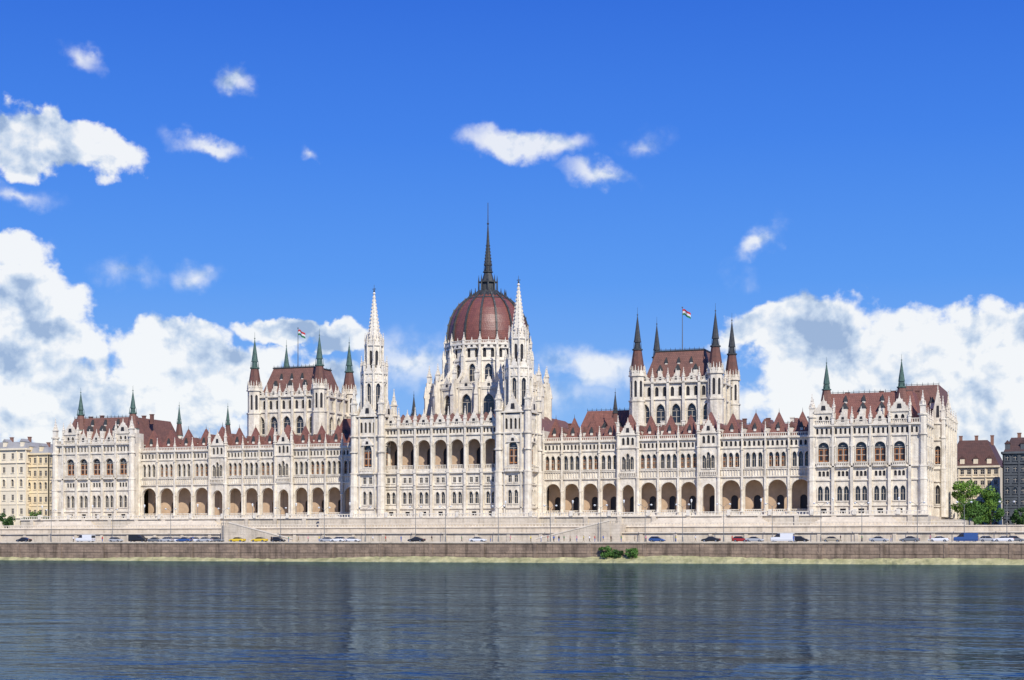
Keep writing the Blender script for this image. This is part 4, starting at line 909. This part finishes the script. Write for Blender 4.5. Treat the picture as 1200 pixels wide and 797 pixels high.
def noise(vec, scale, detail=7, rough=.55, off=(0, 0, 0), dist=0, out='Fac'):
    mp = N.new('ShaderNodeMapping'); mp.inputs['Location'].default_value = off; LK.new(vec, mp.inputs[0])
    n = N.new('ShaderNodeTexNoise'); n.inputs['Scale'].default_value = scale; n.inputs['Detail'].default_value = detail; n.inputs['Roughness'].default_value = rough; n.inputs['Distortion'].default_value = dist
    LK.new(mp.outputs[0], n.inputs['Vector']); return n.outputs[out]
def vm(op, a, b_=None, sc=None):
    n = N.new('ShaderNodeVectorMath'); n.operation = op; LK.new(a, n.inputs[0])
    if b_ is not None:
        if isinstance(b_, tuple): n.inputs[1].default_value = b_
        else: LK.new(b_, n.inputs[1])
    if sc is not None: n.inputs['Scale'].default_value = sc
    return n.outputs[0]
def mrange(v, a, b_, c=0, d=1, smooth=True):
    n = N.new('ShaderNodeMapRange'); n.interpolation_type = 'SMOOTHSTEP' if smooth else 'LINEAR'
    LK.new(v, n.inputs[0]); n.inputs[1].default_value = a; n.inputs[2].default_value = b_; n.inputs[3].default_value = c; n.inputs[4].default_value = d; return n.outputs[0]
wcol = noise(P, .022, 5, .55, (40, 900, 0), out='Color')
PW = vm('ADD', P, vm('SCALE', vm('SUBTRACT', wcol, (.5, .5, .5)), sc=55.0))
wisps = [(98, 68, 36, 18, .5, 35), (278, 97, 34, 20, .66, 0), (245, 171, 64, 17, .62, 5), (360, 176, 14, 11, .4, 0), (230, 324, 42, 22, .5, 0), (150, 322, 54, 24, .34, 10), (612, 166, 96, 24, 1.0, 4), (705, 204, 60, 18, .6, 10), (752, 168, 44, 22, .36, -10), (888, 282, 50, 22, .62, -40), (875, 330, 46, 26, .22, 60), (480, 425, 95, 52, .55, 0), (700, 432, 80, 32, .72, 10), (640, 460, 120, 40, .42, 0), (850, 475, 90, 40, .7, 0), (20, 228, 70, 18, .5, 0), (-10, 300, 90, 30, .6, 0), (190, 470, 200, 60, .9, 0)]
heavy = [(75, 165, 92, 34, 0, 15), (15, 165, 70, 40, 0, 0),
         (-5, 295, 74, 30, 0, 10), (15, 355, 95, 44, 0, 0), (50, 405, 100, 40, 0, 0), (20, 455, 120, 66, 0, 0), (200, 410, 90, 38, 0, 0), (250, 450, 150, 54, 0, 0), (335, 388, 60, 20, 0, 0), (390, 395, 42, 20, 0, 0), (120, 490, 190, 50, 0, 0), (360, 460, 90, 44, 0, 0),
         (905, 385, 58, 40, 0, 0), (950, 390, 88, 54, 0, -15), (985, 430, 130, 62, 0, 0), (1085, 410, 112, 54, 0, 0), (1165, 412, 90, 56, 0, 0), (1040, 465, 180, 60, 0, 0), (1150, 490, 130, 60, 0, 0), (1250, 440, 90, 90, 0, 0), (-60, 430, 100, 130, 0, 0)]
def ell(L, usest, V):
    out = None
    for (cx, cy, rx, ry, st, tilt) in L:
        u = cx-600; cu = (math.atan(u/FPX)-TH)*FPX; cv = (HOR-cy)/sqrt(FPX**2+u*u)*FPX
        mp = N.new('ShaderNodeMapping'); mp.vector_type = 'TEXTURE'; mp.inputs['Location'].default_value = (cu, cv, 0); mp.inputs['Rotation'].default_value = (0, 0, radians(-tilt)); mp.inputs['Scale'].default_value = (rx, ry, 1); LK.new(V, mp.inputs[0])
        sx = N.new('ShaderNodeSeparateXYZ'); LK.new(mp.outputs[0], sx.inputs[0])
        ln = M('SQRT', M('ADD', M('MULTIPLY', sx.outputs[0], sx.outputs[0]), M('MULTIPLY', sx.outputs[1], sx.outputs[1])))
        q = M('SUBTRACT', 1.0, ln)
        if usest: q = M('MULTIPLY', M('MAXIMUM', q, 0), st*1.7)
        out = q if out is None else M('MAXIMUM', out, q)
    return out
wm = ell(wisps, True, PW)
hm = M('MINIMUM', ell(heavy, False, PW), .5)
n1 = noise(P, .019, 9, .54, dist=.15)
n1b = noise(P, .019, 9, .54, (-6, -11, 0), dist=.15)
low = noise(P, .0085, 4, .5, (90, 10, 3))
lowb = noise(P, .0085, 4, .5, (72, -22, 3))
n2 = noise(P, .04, 6, .58, (300, 50, 7))
nd = M('ADD', M('MULTIPLY', M('SUBTRACT', n1, .5), 1.3), M('MULTIPLY', M('SUBTRACT', n2, .5), .35))
dens = M('ADD', hm, nd)
alpha_h = mrange(dens, 0, .26)
alpha_w = M('MULTIPLY', M('MINIMUM', wm, .9), mrange(M('ADD', M('MULTIPLY', nd, 1.4), wm), 0, .8))
alpha = M('MAXIMUM', alpha_h, alpha_w)
relief = M('MULTIPLY', M('SUBTRACT', n1, n1b), 3.6)
relief2 = M('MULTIPLY', M('SUBTRACT', low, lowb), 3.4)
# rims and sun-side bulges white, thick hearts and undersides blue-grey
core = mrange(dens, .25, .75)
lit = M('ADD', M('ADD', .86, relief), M('SUBTRACT', relief2, M('MULTIPLY', core, .42)))
cr = N.new('ShaderNodeValToRGB'); e = cr.color_ramp.elements
e[0].position = 0.0; e[0].color = (.33, .45, .68, 1); e[1].position = .78; e[1].color = (.95, .96, .98, 1)
x = e.new(.38); x.color = (.60, .70, .86, 1); LK.new(lit, cr.inputs[0])
gr = N.new('ShaderNodeValToRGB'); e = gr.color_ramp.elements
LK.new(mrange(tel, 0, .36, smooth=False), gr.inputs[0])
e[0].position = 0; e[0].color = (.36, .58, .90, 1); e[1].position = 1; e[1].color = (.018, .135, .72, 1)
for p_, c in ((.2, (.21, .45, .90, 1)), (.45, (.085, .31, .90, 1)), (.7, (.042, .215, .84, 1))): x = e.new(p_); x.color = c
def mix(f, a, b_, bt='MIX'):
    n = N.new('ShaderNodeMix'); n.data_type = 'RGBA'; n.blend_type = bt
    for i, v in ((0, f), (6, a), (7, b_)):
        if isinstance(v, (int, float)): n.inputs[i].default_value = v
        elif isinstance(v, tuple): n.inputs[i].default_value = v
        else: LK.new(v, n.inputs[i])
    return n.outputs[2]
ten = N.new('ShaderNodeVectorMath'); ten.operation = 'SCALE'; LK.new(mix(alpha, gr.outputs[0], cr.outputs[0]), ten.inputs[0]); ten.inputs['Scale'].default_value = 10
fin = mix(.9, sky.outputs[0], ten.outputs[0]); LK.new(fin, bg.inputs['Color'])
cam = bpy.data.cameras.new('camera'); co = bpy.data.objects.new('camera', cam); COL.objects.link(co); scene.camera = co
co.location = (XC, YC, HC); co.rotation_euler = (pi/2, 0, TH); cam.sensor_width = 36; cam.lens = 36*FPX/1200; cam.shift_y = (HOR-398.5)/1200; cam.clip_end = 20000; cam.clip_start = 1
scene.view_settings.view_transform = 'Standard'; scene.view_settings.look = 'None'; scene.view_settings.exposure = 0
